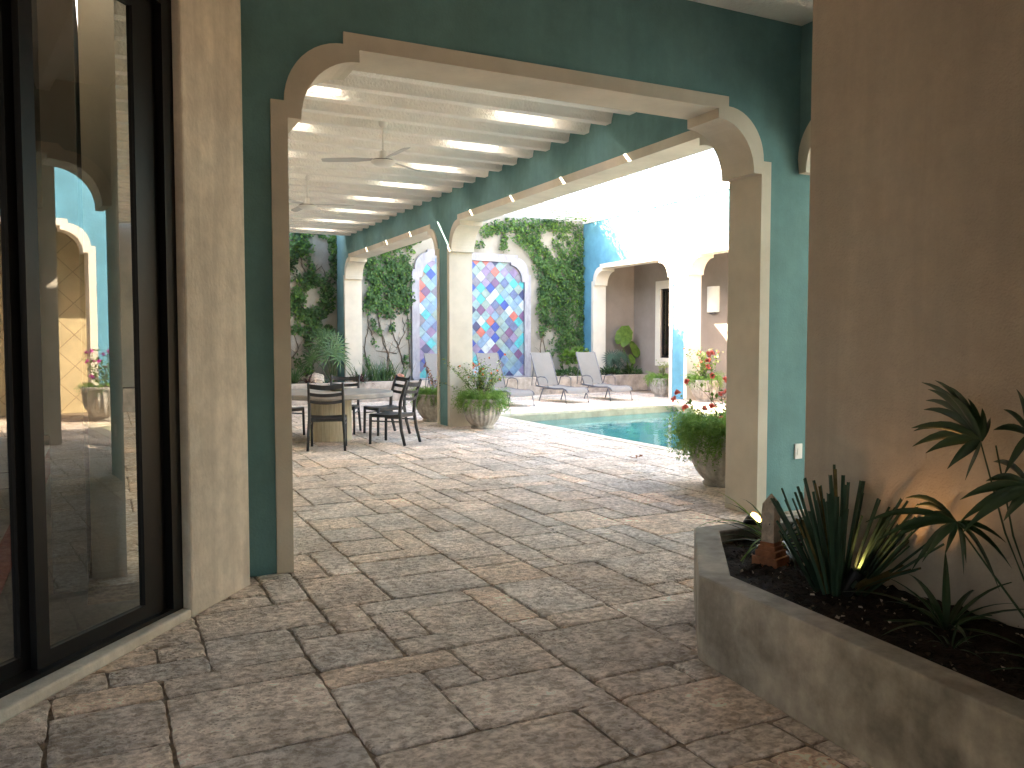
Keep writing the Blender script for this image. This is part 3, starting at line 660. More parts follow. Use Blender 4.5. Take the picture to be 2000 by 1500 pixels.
fr3 = [(1875, 976, 2.95), (1872, 1022, 2.9), (1878, 1042, 2.88), (1960, 1018, 2.95), (1925, 940, 3.05), (1940, 902, 3.1), (2100, 1050, 2.9), (2080, 900, 3), (2060, 840, 3)]
fingers(mb, T(2012, 955, 2.97), [T(a, b, x) for a, b, x in fr3], .038, .22)
fr4 = [(1960, 800, 3.1), (1940, 840, 3.1), (1960, 930, 3.0), (2000, 935, 2.95), (2060, 800, 3), (2080, 900, 3.0), (1985, 760, 3.1)]
fingers(mb, T(2010, 850, 3.05), [T(a, b, x) for a, b, x in fr4], .032, .2)
o = mb.obj('crown', 'lf_dark', None, smooth=True); o.parent = pl; o.matrix_parent_inverse = Matrix.Translation(-Vector(pl.location))
mb = MB(); bs = Vector((3.1, 1.75, .33))
for a, b, x in ((1915, 862, 3.02), (1945, 870, 3.02), (1868, 1022, 3.0), (2012, 955, 2.97), (2010, 850, 3.05)):
    h = T(a, b, x); mid = (h + bs) / 2 + Vector((.0, .06, .05)); mb.tube([bs, bs * .5 + mid * .5 + Vector((0, .01, 0)), mid, h], [.006, .005, .004, .003], 6)
o = mb.obj('stem', 'lf_dark', None); o.parent = pl; o.matrix_parent_inverse = Matrix.Translation(-Vector(pl.location))
rosette('young_palm', 'lf_dark', (3.04, 2.17, .335), 17, .40, .030, 8, 62, .9, 'small dark plant with broad arching blades low in the planter', 'plant', 12, seg=7)
rosette('low_strappy_plant', 'lf_dark', (2.95, 1.62, .335), 14, .34, .02, 10, 60, 1.0, 'dark thin leaved plant at the near end of the planter', 'plant', 14)
rosette('tiny_seedling', 'lf_dark', (2.86, 2.02, .335), 9, .16, .012, 10, 60, 1.0, 'tiny dark seedling between the two leafy planter plants', 'plant', 19)

# ------------------------------------------------------------ terrace furniture
tb = thing('dining_table', 'round grey concrete table on a limewashed drum pedestal', 'table', (3.08, 12.52, 0))
MB().lathe([(.90, .665), (.945, .67), (.955, .685), (.955, .735), (.945, .745), (.0, .745)], (0, 0, 0), 72, cap=False).add([(0, 0, .665)] + [(.9 * cos(i * pi / 36), .9 * sin(i * pi / 36), .665) for i in range(72)], [(0, i + 1, (i + 1) % 72 + 1) for i in range(72)]).obj('tabletop', 'tabletop', tb)
MB().lathe([(.325, 0), (.325, .66)], (0, 0, 0), 48).obj('pedestal', 'pedestal', tb)
bo = thing('shallow_bowl', 'shallow pale bowl of shells standing on the round table', 'bowl', (3.2, 12.6, .745))
MB().lathe([(.07, .0), (.08, .008), (.15, .03), (.19, .045), (.18, .047), (.13, .03), (.05, .015)], (0, 0, 0), 28).obj('bowl', 'pedestal', bo, smooth=True)
Rb = random.Random(3); mb = MB()
for i in range(16):
    a = Rb.uniform(0, 6.28); r = Rb.uniform(0, .11); s = Rb.uniform(.018, .032)
    mb.lathe([(s * .5, 0), (s, s * .4), (s * .8, s), (s * .2, s * 1.3)], (r * cos(a), r * sin(a), .03), 7)
mb.obj('shells', 'coral_stone', bo, smooth=True)

def make_chair():
    t = thing('dining_chair', '', 'chair')
    W2, D2, SH = .215, .225, .455
    def bar(pts, r, flat=1.0, n=8): return MB().tube(pts, r, n, flat=flat)
    for s in (-1, 1):       # rear legs run on upward as the back posts; chair faces +y
        bar([(s * .235, -.30, 0), (s * .228, -.245, .22), (s * W2, -.215, SH), (s * W2, -.225, .62), (s * W2, -.275, .80), (s * W2, -.33, .945)], [.017, .019, .021, .020, .018, .015], 1.25).obj('leg', 'chair', t, smooth=True)
        bar([(s * .225, .245, 0), (s * .222, .235, SH - .01)], [.016, .019], 1.2).obj('leg', 'chair', t, smooth=True)
        bar([(s * .223, .235, .345), (s * .222, -.225, .345)], .011).obj('stretcher', 'chair', t)
    mb = MB(); n = 9
    prof_ = [(-.225, 0), (-.12, -.012), (0, -.016), (.14, -.008), (.235, .0), (.25, -.012)]
    vs = []; 
    for y, dz in prof_:
        for k in range(n): u = -1 + 2 * k / (n - 1); vs.append((u * (W2 + .018), y, SH + dz - .012 * (1 - u * u)))
    m_ = len(vs); vs += [(x, y, z - .022) for x, y, z in vs]; fs = []
    for i in range(len(prof_) - 1):
        for k in range(n - 1): a = i * n + k; fs += [(a, a + 1, a + n + 1, a + n), (m_ + a, m_ + a + n, m_ + a + n + 1, m_ + a + 1)]
    for k in range(n - 1): a = (len(prof_) - 1) * n + k; fs += [(k, m_ + k, m_ + k + 1, k + 1), (a, a + 1, m_ + a + 1, m_ + a)]
    for i in range(len(prof_) - 1):
        a = i * n; b = a + n - 1; fs += [(a, a + n, m_ + a + n, m_ + a), (b, m_ + b, m_ + b + n, b + n)]
    mb.add(vs, fs).obj('seat', 'chair', t, smooth=False)
    mb = MB()
    for s in (-1, 1): mb.box((s * .222 - .012, -.22, SH - .055), (s * .222 + .012, .235, SH - .026))
    mb.box((-.21, .222, SH - .06), (.21, .246, SH - .026)).box((-.21, -.225, SH - .055), (.21, -.2, SH - .026))
    mb.obj('seat_frame', 'chair', t)
    for z0, z1 in ((.865, .93), (.765, .812), (.665, .708)):
        mb = MB(); m2 = 9; vs = []
        for k in range(m2):
            u = -1 + 2 * k / (m2 - 1); bow = .05 * (1 - u * u); sagz = -.022 * (1 - u * u)
            for z in (z0, z1):
                yb_ = -.225 - (z - .62) * .31; vs += [(u * W2, yb_ - bow - .007, z + sagz), (u * W2, yb_ - bow + .007, z + sagz)]
        fs = []
        for k in range(m2 - 1):
            a = k * 4; b = a + 4; fs += [(a, b, b + 2, a + 2), (a + 1, a + 3, b + 3, b + 1), (a + 2, b + 2, b + 3, a + 3), (a, a + 1, b + 1, b)]
        mb.add(vs, fs).obj('back_slat', 'chair', t, smooth=False)
    return t
ch0 = make_chair()
CH = [((2.80, 11.53), (.30, .95), 'charcoal ladder back chair with its back to the viewer in front of pedestal'),
      ((3.82, 11.70), (-.70, .72), 'charcoal ladder back chair seen side on at right of table'),
      ((4.10, 12.98), (-1, -.18), 'charcoal ladder back chair half hidden behind the side on chair'),
      ((3.50, 13.42), (-.42, -.9), 'charcoal ladder back chair facing the viewer behind the table'),
      ((2.52, 13.45), (.5, -.86), 'charcoal ladder back chair at the far left rim of table'),
      ((2.12, 12.50), (1, .05), 'charcoal ladder back chair mostly cut off by the arch pillar')]
for i, ((x, y), (dx, dy), lb) in enumerate(CH):
    c = ch0 if i == 0 else copy_tree(ch0)
    c.location = (x, y, 0); c.rotation_euler.z = atan2(dy, dx) - pi / 2; c.scale = (1.07, 1.05, 1.0); tag(c, lb, 'chair', 'chairs around the round table')

def make_fan():
    t = thing('ceiling_fan', '', 'ceiling fan')
    MB().lathe([(.055, -.005), (.06, -.02), (.052, -.095), (.03, -.12), (.012, -.125)], (0, 0, 0), 24).obj('canopy', 'fan', t, smooth=True)
    MB().tube([(0, 0, -.12), (0, 0, -.42)], .014, 12).obj('rod', 'fan', t, smooth=True)
    m = MB().lathe([(.04, -.40), (.045, -.41), (.045, -.485), (.07, -.495), (.13, -.505), (.14, -.512)], (0, 0, 0), 32).lathe([(.13, -.522), (.15, -.524), (.145, -.54), (.11, -.565), (.06, -.58), (.0, -.585)], (0, 0, 0), 32, cap=False).obj('motor', 'fan', t, smooth=True)
    MB().lathe([(.128, -.511), (.128, -.523)], (0, 0, 0), 32).obj('band', 'chair', m)
    for k in range(3):
        a = 2 * pi * k / 3; R_ = Matrix.Rotation(a, 3, 'Z'); mb = MB(); vs = []
        for i in range(9):
            u = i / 8; x = .12 + .62 * u; w = .024 + .030 * min(1, u * 3) * (1 - .12 * u); z = -.500 - .01 * u
            if i == 8: w *= .7
            for s, th in ((-1, .003), (1, .003), (1, -.003), (-1, -.003)): vs.append(R_ @ Vector((x, s * w, z + s * w * .22 + th)))
        fs = [(i * 4 + q, i * 4 + (q + 1) % 4, i * 4 + 4 + (q + 1) % 4, i * 4 + 4 + q) for i in range(8) for q in range(4)] + [(3, 2, 1, 0), (32, 33, 34, 35)]
        mb.add(vs, fs).obj('blade', 'blade', t)
    return t
f0 = make_fan(); f1 = copy_tree(f0)
f0.location = (3.07, 9.72, 4.20); f0.rotation_euler.z = radians(154); tag(f0, 'nearer white three blade ceiling fan hanging from the ribbed ceiling', 'ceiling fan', 'fans above the terrace')
f1.location = (2.97, 13.40, 4.20); f1.rotation_euler.z = radians(-24); tag(f1, 'farther white ceiling fan, smaller in view beside the arch pillar', 'ceiling fan', 'fans above the terrace')

# ------------------------------------------------------------ loungers
def make_lounger():
    t = thing('sun_lounger', '', 'sun lounger'); w = .325
    side = [(0, .27), (.05, .325), (.18, .355), (.55, .335), (1.0, .355), (1.35, .375)]
    for s in (-1, 1):
        MB().tube([(s * w, y, z) for y, z in side], .017, 8, flat=1.3).obj('rail', 'greymetal', t, smooth=True)
        MB().tube([(s * w, .16, .345), (s * (w + .01), .08, .20), (s * (w + .015), .02, 0)], .015, 8).obj('leg', 'greymetal', t, smooth=True)
        MB().tube([(s * w, 1.02, .345), (s * (w + .01), 1.10, .2), (s * (w + .015), 1.20, 0)], .015, 8).obj('leg', 'greymetal', t, smooth=True)
        MB().tube([(s * (w + .03), .78, .36), (s * (w + .04), .80, .55), (s * (w + .045), .88, .605), (s * (w + .045), 1.08, .62), (s * (w + .045), 1.26, .59), (s * (w + .04), 1.32, .42), (s * (w + .01), 1.34, .36)], .012, 8).obj('armrest', 'greymetal', t, smooth=True)
        MB().tube([(s * (w - .02), 1.27, .38), (s * (w - .02), 1.40, .66), (s * (w - .02), 1.66, 1.21)], .015, 8).obj('back_rail', 'greymetal', t, smooth=True)
        MB().tube([(s * (w - .03), 1.52, .93), (s * (w - .03), 1.62, .37), (s * (w - .03), 1.35, .36)], .010, 6).obj('strut', 'greymetal', t, smooth=True)
    for yy in (.10, 1.15): MB().tube([(-w, yy, .30), (w, yy, .30)], .012, 8).obj('cross_bar', 'greymetal', t)
    def sheet(pts, ww, name):
        vs = []; n = 7
        for y, z in pts:
            for k in range(n): u = -1 + 2 * k / (n - 1); vs.append((u * ww, y, z - .018 * (1 - u * u)))
        m_ = len(vs); vs += [(x, y + .002, z - .005) for x, y, z in vs]; fs = []
        for i in range(len(pts) - 1):
            for k in range(n - 1): a = i * n + k; fs += [(a, a + 1, a + n + 1, a + n), (m_ + a, m_ + a + n, m_ + a + n + 1, m_ + a + 1)]
        MB().add(vs, fs).obj(name, 'sling', t, smooth=True)
    sheet([(-.005, .25), (.02, .30), (.07, .34), (.18, .366), (.55, .347), (.9, .357), (1.25, .385)], w - .012, 'seat_sling')
    sheet([(1.27, .40), (1.34, .53), (1.45, .78), (1.56, 1.01), (1.67, 1.235)], w - .03, 'back_sling')
    return t
l0 = make_lounger()
LG = [((7.15, 16.72), .05, 'taupe sling lounger mostly hidden behind the green pier'), ((8.66, 16.98), .085, 'taupe sling lounger just right of the green pier by the mosaic'),
      ((10.38, 17.35), .10, 'taupe sling lounger at the right edge of the mosaic frame'), ((11.78, 17.52), .05, 'taupe sling lounger farthest from the green pier near blue wall')]
for i, ((x, y), a, lb) in enumerate(LG):
    c = l0 if i == 0 else copy_tree(l0); c.location = (x, y, .004); c.rotation_euler.z = a; tag(c, lb, 'sun lounger', 'loungers lined up beyond the pool')

# ------------------------------------------------------------ potted plants
POTP = [(.19, 0), (.20, .01, 0), (.205, .03, 0), (.185, .05, 0), (.215, .08, .4), (.265, .15, 1), (.305, .24, 1), (.325, .33, 1), (.332, .42, 1), (.333, .46, .3), (.345, .475, 0), (.352, .49, 0), (.350, .515, 0), (.335, .525, 0), (.30, .52, 0), (.285, .48, 0), (.28, .44, 0)]
def fern(mb, R, n, rad, z0, L, mi=0, fine=1.0):
    for i in range(n):
        a = R.uniform(0, 2 * pi); el = R.uniform(-.1, 1.25); l = L * R.uniform(.6, 1.1); p = Vector((cos(a) * rad * R.random() ** .5, sin(a) * rad * R.random() ** .5, z0))
        h = Vector((cos(a), sin(a), 0)); dr = R.uniform(1.0, 2.0); seg = 9
        for k in range(seg):
            e = el - dr * k / seg; d = h * cos(e) + Vector((0, 0, sin(e))); p = p + d * (l / seg)
            if k > 0:
                for _ in range(int(7 * fine)):
                    dd = (d * .5 + Vector((R.gauss(0, .6), R.gauss(0, .6), R.gauss(.15, .5)))).normalized(); ll = R.uniform(.022, .05) * (1.15 - .5 * k / seg); ww = .0042
                    s = dd.cross(Vector((R.gauss(0, 1), R.gauss(0, 1), R.gauss(0, 1)))).normalized() * ww
                    q = p + Vector((R.gauss(0, .008), R.gauss(0, .008), R.gauss(0, .008))); mb.add([q - s, q + s, q + dd * ll], [(0, 1, 2)], mi)
def flower(mb, R, c, r, mi):
    for k in range(9):
        d = Vector((R.gauss(0, 1), R.gauss(0, 1), R.gauss(.3, 1))).normalized(); mb.leaf(c - d * r * .2, d, Vector((R.gauss(0, 1), R.gauss(0, 1), R.gauss(0, 1))), r, r * .9, mi)
def shrub(root, R, z0, tips, leaf, flm, nfl, leafn=26, lm='lf_shrub', fr=.03, branch=.006, wood='bark', leafm2=None, cluster=.06):
    br = MB(); lv = MB(); fl = MB()
    for tip in tips:
        tip = Vector(tip); b = Vector((R.uniform(-.06, .06), R.uniform(-.06, .06), z0)); mid = b * .5 + tip * .5 + Vector((R.gauss(0, .03), R.gauss(0, .03), R.uniform(.0, .08)))
        P_ = [b, b * .55 + mid * .45, mid, mid * .5 + tip * .5 + Vector((0, 0, .02)), tip]; br.tube(P_, [branch, branch * .85, branch * .7, branch * .5, branch * .3], 5)
        for k in range(leafn):
            t = R.uniform(.25, 1) ** .8; t = min(t, .999); i = min(3, int(t * 4)); p = P_[i].lerp(P_[i + 1], t * 4 - i); d = Vector((R.gauss(0, 1), R.gauss(0, 1), R.gauss(.2, .7))).normalized()
            p = p + Vector((R.gauss(0, cluster), R.gauss(0, cluster), R.gauss(0, cluster * .7))) * t; l = leaf * R.uniform(.6, 1.15); lv.leaf(p, d, Vector((R.gauss(0, .5), R.gauss(0, .5), 1)), l, l * .62, 1 if leafm2 and R.random() < .3 else 0)
        for _ in range(nfl if isinstance(nfl, int) else (1 if R.random() < nfl else 0)):
            flower(fl, R, tip + Vector((R.gauss(0, .05), R.gauss(0, .05), R.gauss(.01, .035))), fr, 0)
    b = br.obj('stem', wood, root); l = lv.obj('leaves', [lm] + ([leafm2] if leafm2 else []), root)
    if fl.v: fl.obj('blossoms', flm, root)
def pot(loc, rz, label, scale=1., seed=1, fernn=150, fernL=.30, tone='pot', cat='potted plant'):
    t = thing('potted_plant', label, cat, loc, rz, 'cast stone flower pots round the pool'); R = random.Random(seed)
    P_ = [(p[0] * scale, p[1] * scale, p[2] if len(p) > 2 else 0) for p in POTP]
    p = MB().lathe(P_, (0, 0, 0), 96, ribs=24, rib=.035).obj('pot', tone, t, smooth=True)
    MB().lathe([(.285 * scale, .46 * scale), (.0, .48 * scale)], (0, 0, 0), 24, cap=False).obj('soil', 'soil', p)
    if fernn:
        mb = MB(); fern(mb, R, fernn, .24 * scale, .50 * scale, fernL * scale); mb.obj('asparagus_fern', 'lf_fern', t)
    return t, R
t, R = pot((5.86, 13.02, 0), 0, 'fluted stone pot of feathery fern and orange flowers in front of pier', 1., 11, 420, .36)
shrub(t, R, .48, [(R.gauss(0, .32), R.gauss(0, .24), R.uniform(.80, 1.22)) for _ in range(42)], .046, 'fl_orange', .6, 40, fr=.03, branch=.004, leafm2='lf_pale', wood='bark', cluster=.035)
t, R = pot((5.56, 14.62, 0), 0, 'fluted stone pot with fern and withered brown stems behind the pier', 1., 13, 300, .33)
shrub(t, R, .48, [(-.15, .05, 1.10), (-.05, .0, .85), (.12, -.05, .88), (-.1, .1, 1.0), (.2, 0, .95)], .055, 'fl_orange', 0, 26, lm='lf_dry', cluster=.02)
t, R = pot((5.80, 6.72, 0), 0, 'nearest fluted stone pot with bushy fern and coral blooms by pillar', 1.06, 17, 900, .42)
shrub(t, R, .50, [tuple(through(a_, b_, 1, c_) - Vector(t.location)) for a_, b_, c_ in ((1316, 772, 6.9), (1388, 696, 7.0), (1372, 712, 6.9), (1345, 742, 7.0), (1400, 738, 6.8), (1412, 768, 6.7), (1385, 790, 6.8), (1408, 850, 6.6), (1350, 800, 6.9), (1395, 830, 6.7), (1440, 760, 6.6))], .06, 'fl_coral', 2, 13, fr=.05, branch=.005, cluster=.028)
t, R = pot((13.62, 18.33, 0), 0, 'stone pot with fern and pale variegated shrub left of blue column', 1., 19, 260, .33)
shrub(t, R, .48, [(R.gauss(0.05, .1), R.gauss(0, .1), R.uniform(.8, 1.05)) for _ in range(12)], .05, 'fl_coral', 0, 26, lm='lf_pale', cluster=.04)
t, R = pot((13.55, 16.45, 0), 0, 'sunlit stone pot of lime fern and white green shrub right of blue column', 1.05, 23, 260, .34)
shrub(t, R, .48, [(R.gauss(0, .22), R.gauss(0, .2), R.uniform(.85, 1.35)) for _ in range(16)], .085, 'fl_coral', .5, 24, lm='lf_shrub', leafm2='lf_pale', fr=.04, cluster=.06)
for k, (x, y) in enumerate(((12.95, 6.5), (12.95, 8.3))):
    t, R = pot((x, y, 0), 0, ['stone pot of magenta bougainvillea mirrored in the glass door', 'stone pot of yellow green shrub mirrored in the glass door'][k], 1.25, 29 + k, 60, .30)
    shrub(t, R, .58, [(R.gauss(0, .3), R.gauss(0, .35), R.uniform(.8, 1.35)) for _ in range(22)], .06, 'fl_magenta' if k == 0 else 'fl_coral', .8 if k == 0 else .2, 24, fr=.06)

# ------------------------------------------------------------ mosaic
mo = thing('mosaic_panel', 'arched mosaic of coloured diamond tiles in a whitewashed stone frame', 'mosaic', (9.5, yb(9.5), .5))
MU0, MU1, MZ = 7.80, 11.25, 3.27
fb = lambda u, w, d: (u, yb(u) + d, w)
io = prof(MU0, MU1, MZ, 0, .5, .56); oo = prof(MU0, MU1, MZ, .22, .5, .56)
put(MB().prism(io + list(reversed(oo)), fb, -.10, -.002), 'frame', 'frame', mo)
put(MB().prism([(MU0 - .2, .42), (MU1 + .2, .42), (MU1 + .2, .498), (MU0 - .2, .498)], fb, -.13, -.002), 'sill', 'frame', mo)
def inside(x, z, m=.0):
    if x < MU0 - m or x > MU1 + m or z < .4 or z > MZ + .56 + m: return False
    u = min(x - MU0, MU1 - x)
    if z <= MZ + m: return True
    if u < .085 - m: return False
    if u < .47:
        return z < MZ + .48 * sqrt(max(0, 1 - (1 - (u - .085) / .385) ** 2)) + m
    return True
Rm = random.Random(78); mb = MB(); hd = .160; gp = .004
last = {}
for j in range(0, 24):
    for i in range(-1, 13):
        cx = MU0 + .06 + (i + (j % 2) * .5) * hd * 2; cz = .50 + j * hd
        if not inside(cx, cz, .085): continue
        near_ = {last.get((j - 1, q)) for q in (i - 1, i, i + 1)} | {last.get((j, i - 1))}
        k = Rm.choices(MOSK, MOSW)[0]
        if k in near_ and Rm.random() < .75: k = Rm.choices(MOSK, MOSW)[0]
        last[j, i] = k; h = hd - gp; dz = Rm.uniform(-.002, .002)
        zl = max(.5, cz - h)
        q = [(cx - h, cz), (cx, zl), (cx + h, cz), (cx, cz + h)]
        if cz - .01 < .5: q = [(cx - h, .501), (cx + h, .501), (cx, cz + h)]
        mb.prism(q, fb, -.030 + dz, -.012, MOSK.index(k))
put(mb, 'tiles', [MOS[k] for k in MOSK], mo)
put(MB().prism(prof(MU0, MU1, MZ, .1, .45, .56), fb, -.012, -.003), 'backing', 'greige', mo)

# ------------------------------------------------------------ rear planter bed
bp_ = thing('raised_bed', 'long low pinkish rendered planting bed along the rear wall', 'planter', (10, 20.6, 0))
yw_ = lambda x: yp(x)
mb = skew(5.0 - 4.9, 15.148, .0, .50, 0, .22, yw_)
put(mb, 'bed_wall', 'plantstone', bp_, bevel=.012)
mb = MB(); x = .1; vs = []
for i in range(61):
    x = .12 + 15 * i / 60; vs += [(x, yp(x) + .2, .44), (x, max(yb(x) + .05, yp(x) + .4) if x < 13.8 else 21.95, .46)]
mb.add(vs, [(2 * i, 2 * i + 2, 2 * i + 3, 2 * i + 1) for i in range(60)])
put(mb, 'bed_soil', 'soil', bp_)

def fanleaf(mb, hub, nrm, upd, r, n, mi=0, spread=2.5, w=.03):
    nrm = nrm.normalized(); a = upd.normalized(); b = nrm.cross(a)
    for k in range(n):
        th = -spread + 2 * spread * k / (n - 1); d = (a * cos(th) + b * sin(th)).normalized(); L = r * (1 - .12 * abs(th) / spread); side = nrm.cross(d).normalized(); vs = []
        for t_, wv in ((0, .006), (.35, w * .55), (.6, w * .5), (1., .001)):
            c = hub + d * L * t_ - Vector((0, 0, 1)) * L * .12 * t_ ** 3; vs += [c - side * wv, c + nrm * wv * .4, c + side * wv]
        fs = []
        for i in range(3): o = i * 3; fs += [(o, o + 1, o + 4, o + 3), (o + 1, o + 2, o + 5, o + 4)]
        mb.add(vs, fs, mi)
def fanpalm(loc, leaves, label, r=.5, n=24, m='lf_palm', w=.035):
    t = thing('fan_palm', label, 'palm', loc); st = MB(); mb = MB()
    for (x, y, z, nx_, ny_, nz_) in leaves:
        h = Vector((x, y, z)); st.tube([(0, 0, 0), h * .5 + Vector((0, 0, z * .12)), h], [.012, .01, .007], 6); u = Vector((x, y, z * .8 + .1))
        nv = Vector((nx_, ny_, nz_)); u = (u - nv.normalized() * u.dot(nv.normalized())); fanleaf(mb, h, nv, u, r, n, w=w)
    mb.obj('crown', m, t); st.obj('stem', m, t); return t
bk = lambda px, py, off: on_back(px, py, off)
b0 = bk(650, 740, 1.0); b0.z = .45
def rel(px, py, off): v = bk(px, py, off) - b0; return (v.x, v.y, v.z)
fanpalm(b0, [(*rel(628, 672, .95), -.5, -.8, .35), (*rel(657, 677, 1.1), .45, -.9, .2), (*rel(645, 690, 1.25), -.1, -1, .3), (*rel(612, 700, .9), -.7, -.6, .5), (*rel(665, 700, 1.2), .6, -.7, .5), (*rel(640, 655, .8), 0, -.6, .8)], 'broad fan palm in the rear bed in front of far pier', .54, 17, w=.034)
p = bk(575, 738, 1.0); p.z = .45; rosette('spiky_lily', 'lf_palm', p, 34, .75, .03, 35, 85, 1.0, 'tall strappy green plant beside the arch pillar in rear bed', 'plant', 31)
p = bk(603, 742, 1.15); p.z = .45; rosette('red_cordyline', 'lf_red', p, 30, .50, .035, 15, 80, 1.6, 'burgundy leaved cordyline beside the pale boulder in rear bed', 'plant', 32)
p = bk(636, 743, 1.2); p.z = .45; rosette('aloe_plant', 'lf_bluegreen', p, 16, .36, .05, 5, 55, .9, 'low grey green aloe under the fan palm', 'plant', 33)
p = bk(706, 742, 1.2); p.z = .46; rosette('boat_lily', 'lf_red', p, 26, .46, .05, 10, 75, 1.2, 'purple and green boat lily spilling over the bed beside far pier', 'plant', 34, mats2=['lf_bluegreen'])
p = bk(738, 742, 1.0); p.z = .46
R = random.Random(35); mb = MB()
for i in range(150):
    a = R.uniform(0, 6.28); x = R.gauss(0, .28); d = Vector((cos(a) * .4 + x * .7, sin(a) * .4, 1)); mb.blade((x, R.gauss(0, .12), 0), d, R.uniform(.4, .72), .028, R.uniform(.1, .7), 4)
tag(mb.obj('iris_clump', 'lf_palm', loc=p), 'dense clump of upright green iris blades left of the mosaic', 'plant')
def bush(name, loc, rx, ry, rz, n, leaf, mats, label, seed, cat='shrub', w=.6, z0=.0):
    R = random.Random(seed); mb = MB()
    for i in range(n):
        a = R.uniform(0, 6.28); e = math.asin(R.uniform(-.25, 1)); rr = R.uniform(.55, 1.05) * (1 + .25 * sin(3 * a + seed) * cos(2 * e)); d = Vector((cos(a) * cos(e), sin(a) * cos(e), sin(e)))
        p = Vector((d.x * rx, d.y * ry, d.z * rz)) * rr + Vector((0, 0, z0)); l = leaf * R.uniform(.6, 1.2)
        mb.leaf(p, (d + Vector((R.gauss(0, .6), R.gauss(0, .6), R.gauss(0, .5)))), Vector((R.gauss(0, .6), R.gauss(0, .6), 1)), l, l * w, 0 if len(mats) == 1 or R.random() < .6 else 1)
    for k in range(7):
        a = R.uniform(0, 6.28); mb.tube([(0, 0, -.02), (cos(a) * rx * .5, sin(a) * ry * .5, z0 * .5 + rz * .4)], [.008, .004], 5, len(mats))
    return tag(mb.obj(name, mats + ['bark'], loc=loc), label, cat)
p = bk(762, 742, 1.05); p.z = .46; bush('leafy_shrub', p, .24, .2, .28, 420, .05, ['lf_shrub', 'lf_ivy'], 'small bright leafy shrub beside the salmon ornament', 36, z0=.05)
or_ = thing('shell_ornament', 'salmon and cream curved shell ornament on the rear bed', 'garden ornament', tuple(bk(782, 741, 1.15)))
or_.location.z = .48; or_.scale = (.75, .75, .62)
MB().tube([(-.20, 0, .10), (-.13, 0, .20), (-.03, 0, .24), (.07, 0, .19), (.14, 0, .10), (.20, 0, .02), (.26, 0, -.02)], [.05, .09, .11, .10, .075, .05, .02], 14).obj('shell', 'shell', or_, smooth=True)
MB().tube([(-.24, 0, .03), (-.20, 0, .08), (-.16, 0, .1)], [.03, .05, .04], 10).obj('lip', 'pale', or_, smooth=True)
def rock(loc, s, label, seed, m='coral_stone'):
    R = random.Random(seed); mb = MB(); pr_ = []
    mb.lathe([(s * .5, 0), (s * .95, s * .25), (s, s * .6), (s * .7, s * 1.05), (s * .25, s * 1.25)], (0, 0, 0), 14)
    mb.v = [(x + R.gauss(0, s * .06), y + R.gauss(0, s * .06), z + R.gauss(0, s * .05)) for x, y, z in mb.v]
    return tag(mb.obj('boulder', m, smooth=True, loc=loc), label, 'rock')
p = bk(617, 741, 1.05); p.z = .43; rock(p, .24, 'pale rounded boulder between cordyline and fan palm', 2)
# right part of the bed
p = bk(1112, 738, .95); p.z = .46; bush('crinum_bush', p, .55, .3, .22, 360, .16, ['lf_palm', 'lf_ivy'], 'low dark broad leaved shrub between the two right loungers', 41, w=.35)
p = bk(1125, 690, .9); p.z = .95; bush('pothos_plant', p, .50, .22, .34, 300, .13, ['lf_ivy2', 'lf_shrub'], 'lime green pothos rising between loungers at blue wall corner', 42, w=.75)
def bed(px, py, x):  return through(px, py, 0, x)
for k, (x, lb) in enumerate(((13.95, 'dark low shrub at the base of brown wall beside loungers'), (14.75, 'dark low shrub filling bed in front of grey gallery wall'))):
    bush('low_shrub', (x, 21.45, .46), .42, .25, .22, 420, .13, ['lf_ivy', 'lf_palm'], lb, 43 + k, w=.3)
b0 = Vector((14.15, 21.35, .46)); fanpalm(b0, [(-.25, -.1, .55, -.5, -.8, .4), (.3, -.1, .5, .5, -.8, .4), (.05, -.15, .6, 0, -.9, .5), (-.1, 0, .4, -.6, -.6, .6), (.15, .0, .4, .6, -.6, .6)], 'small blue green fan palm against the brown gallery wall', .34, 18, 'lf_bluegreen', .03)
ee = thing('elephant_ear', 'tall elephant ear plant with two big ribbed leaves by gallery wall', 'plant', (14.72, 21.45, .46))
lf = MB(); stm = MB()
for (x, y, z, nx_, ny_, nz_, s, rot) in ((-.30, .05, 1.05, -.35, -.9, .35, .46, .5), (.26, .0, .68, .3, -.9, .3, .36, -.5), (.02, -.1, .42, .1, -.9, .5, .22, .1)):
    h = Vector((x, y, z)); nv = Vector((nx_, ny_, nz_)).normalized(); u = Vector((sin(rot), 0, cos(rot))); u = (u - nv * u.dot(nv)).normalized(); b = nv.cross(u)
    N_ = 28; vs = [h]
    for i in range(N_):
        th = 2 * pi * i / N_; r_ = s * (.58 + .26 * cos(th) + .22 * max(0, cos(th)) ** 6 - .25 * max(0, cos(th + pi)) ** 8 + .10 * cos(2 * th)) * (1 + .03 * (-1) ** i); vs.append(h + u * cos(th) * r_ * 1.1 + b * sin(th) * r_ + nv * .04 * sin(3 * th) * s)
    lf.add(vs, [(0, i + 1, (i + 1) % N_ + 1) for i in range(N_)]); stm.tube([(0, 0, 0), h * .5 + Vector((0, 0, .08)), h], [.03, .022, .012], 8)
lf.obj('leaves', 'lf_shrub', ee); stm.obj('stem', 'lf_shrub', ee)

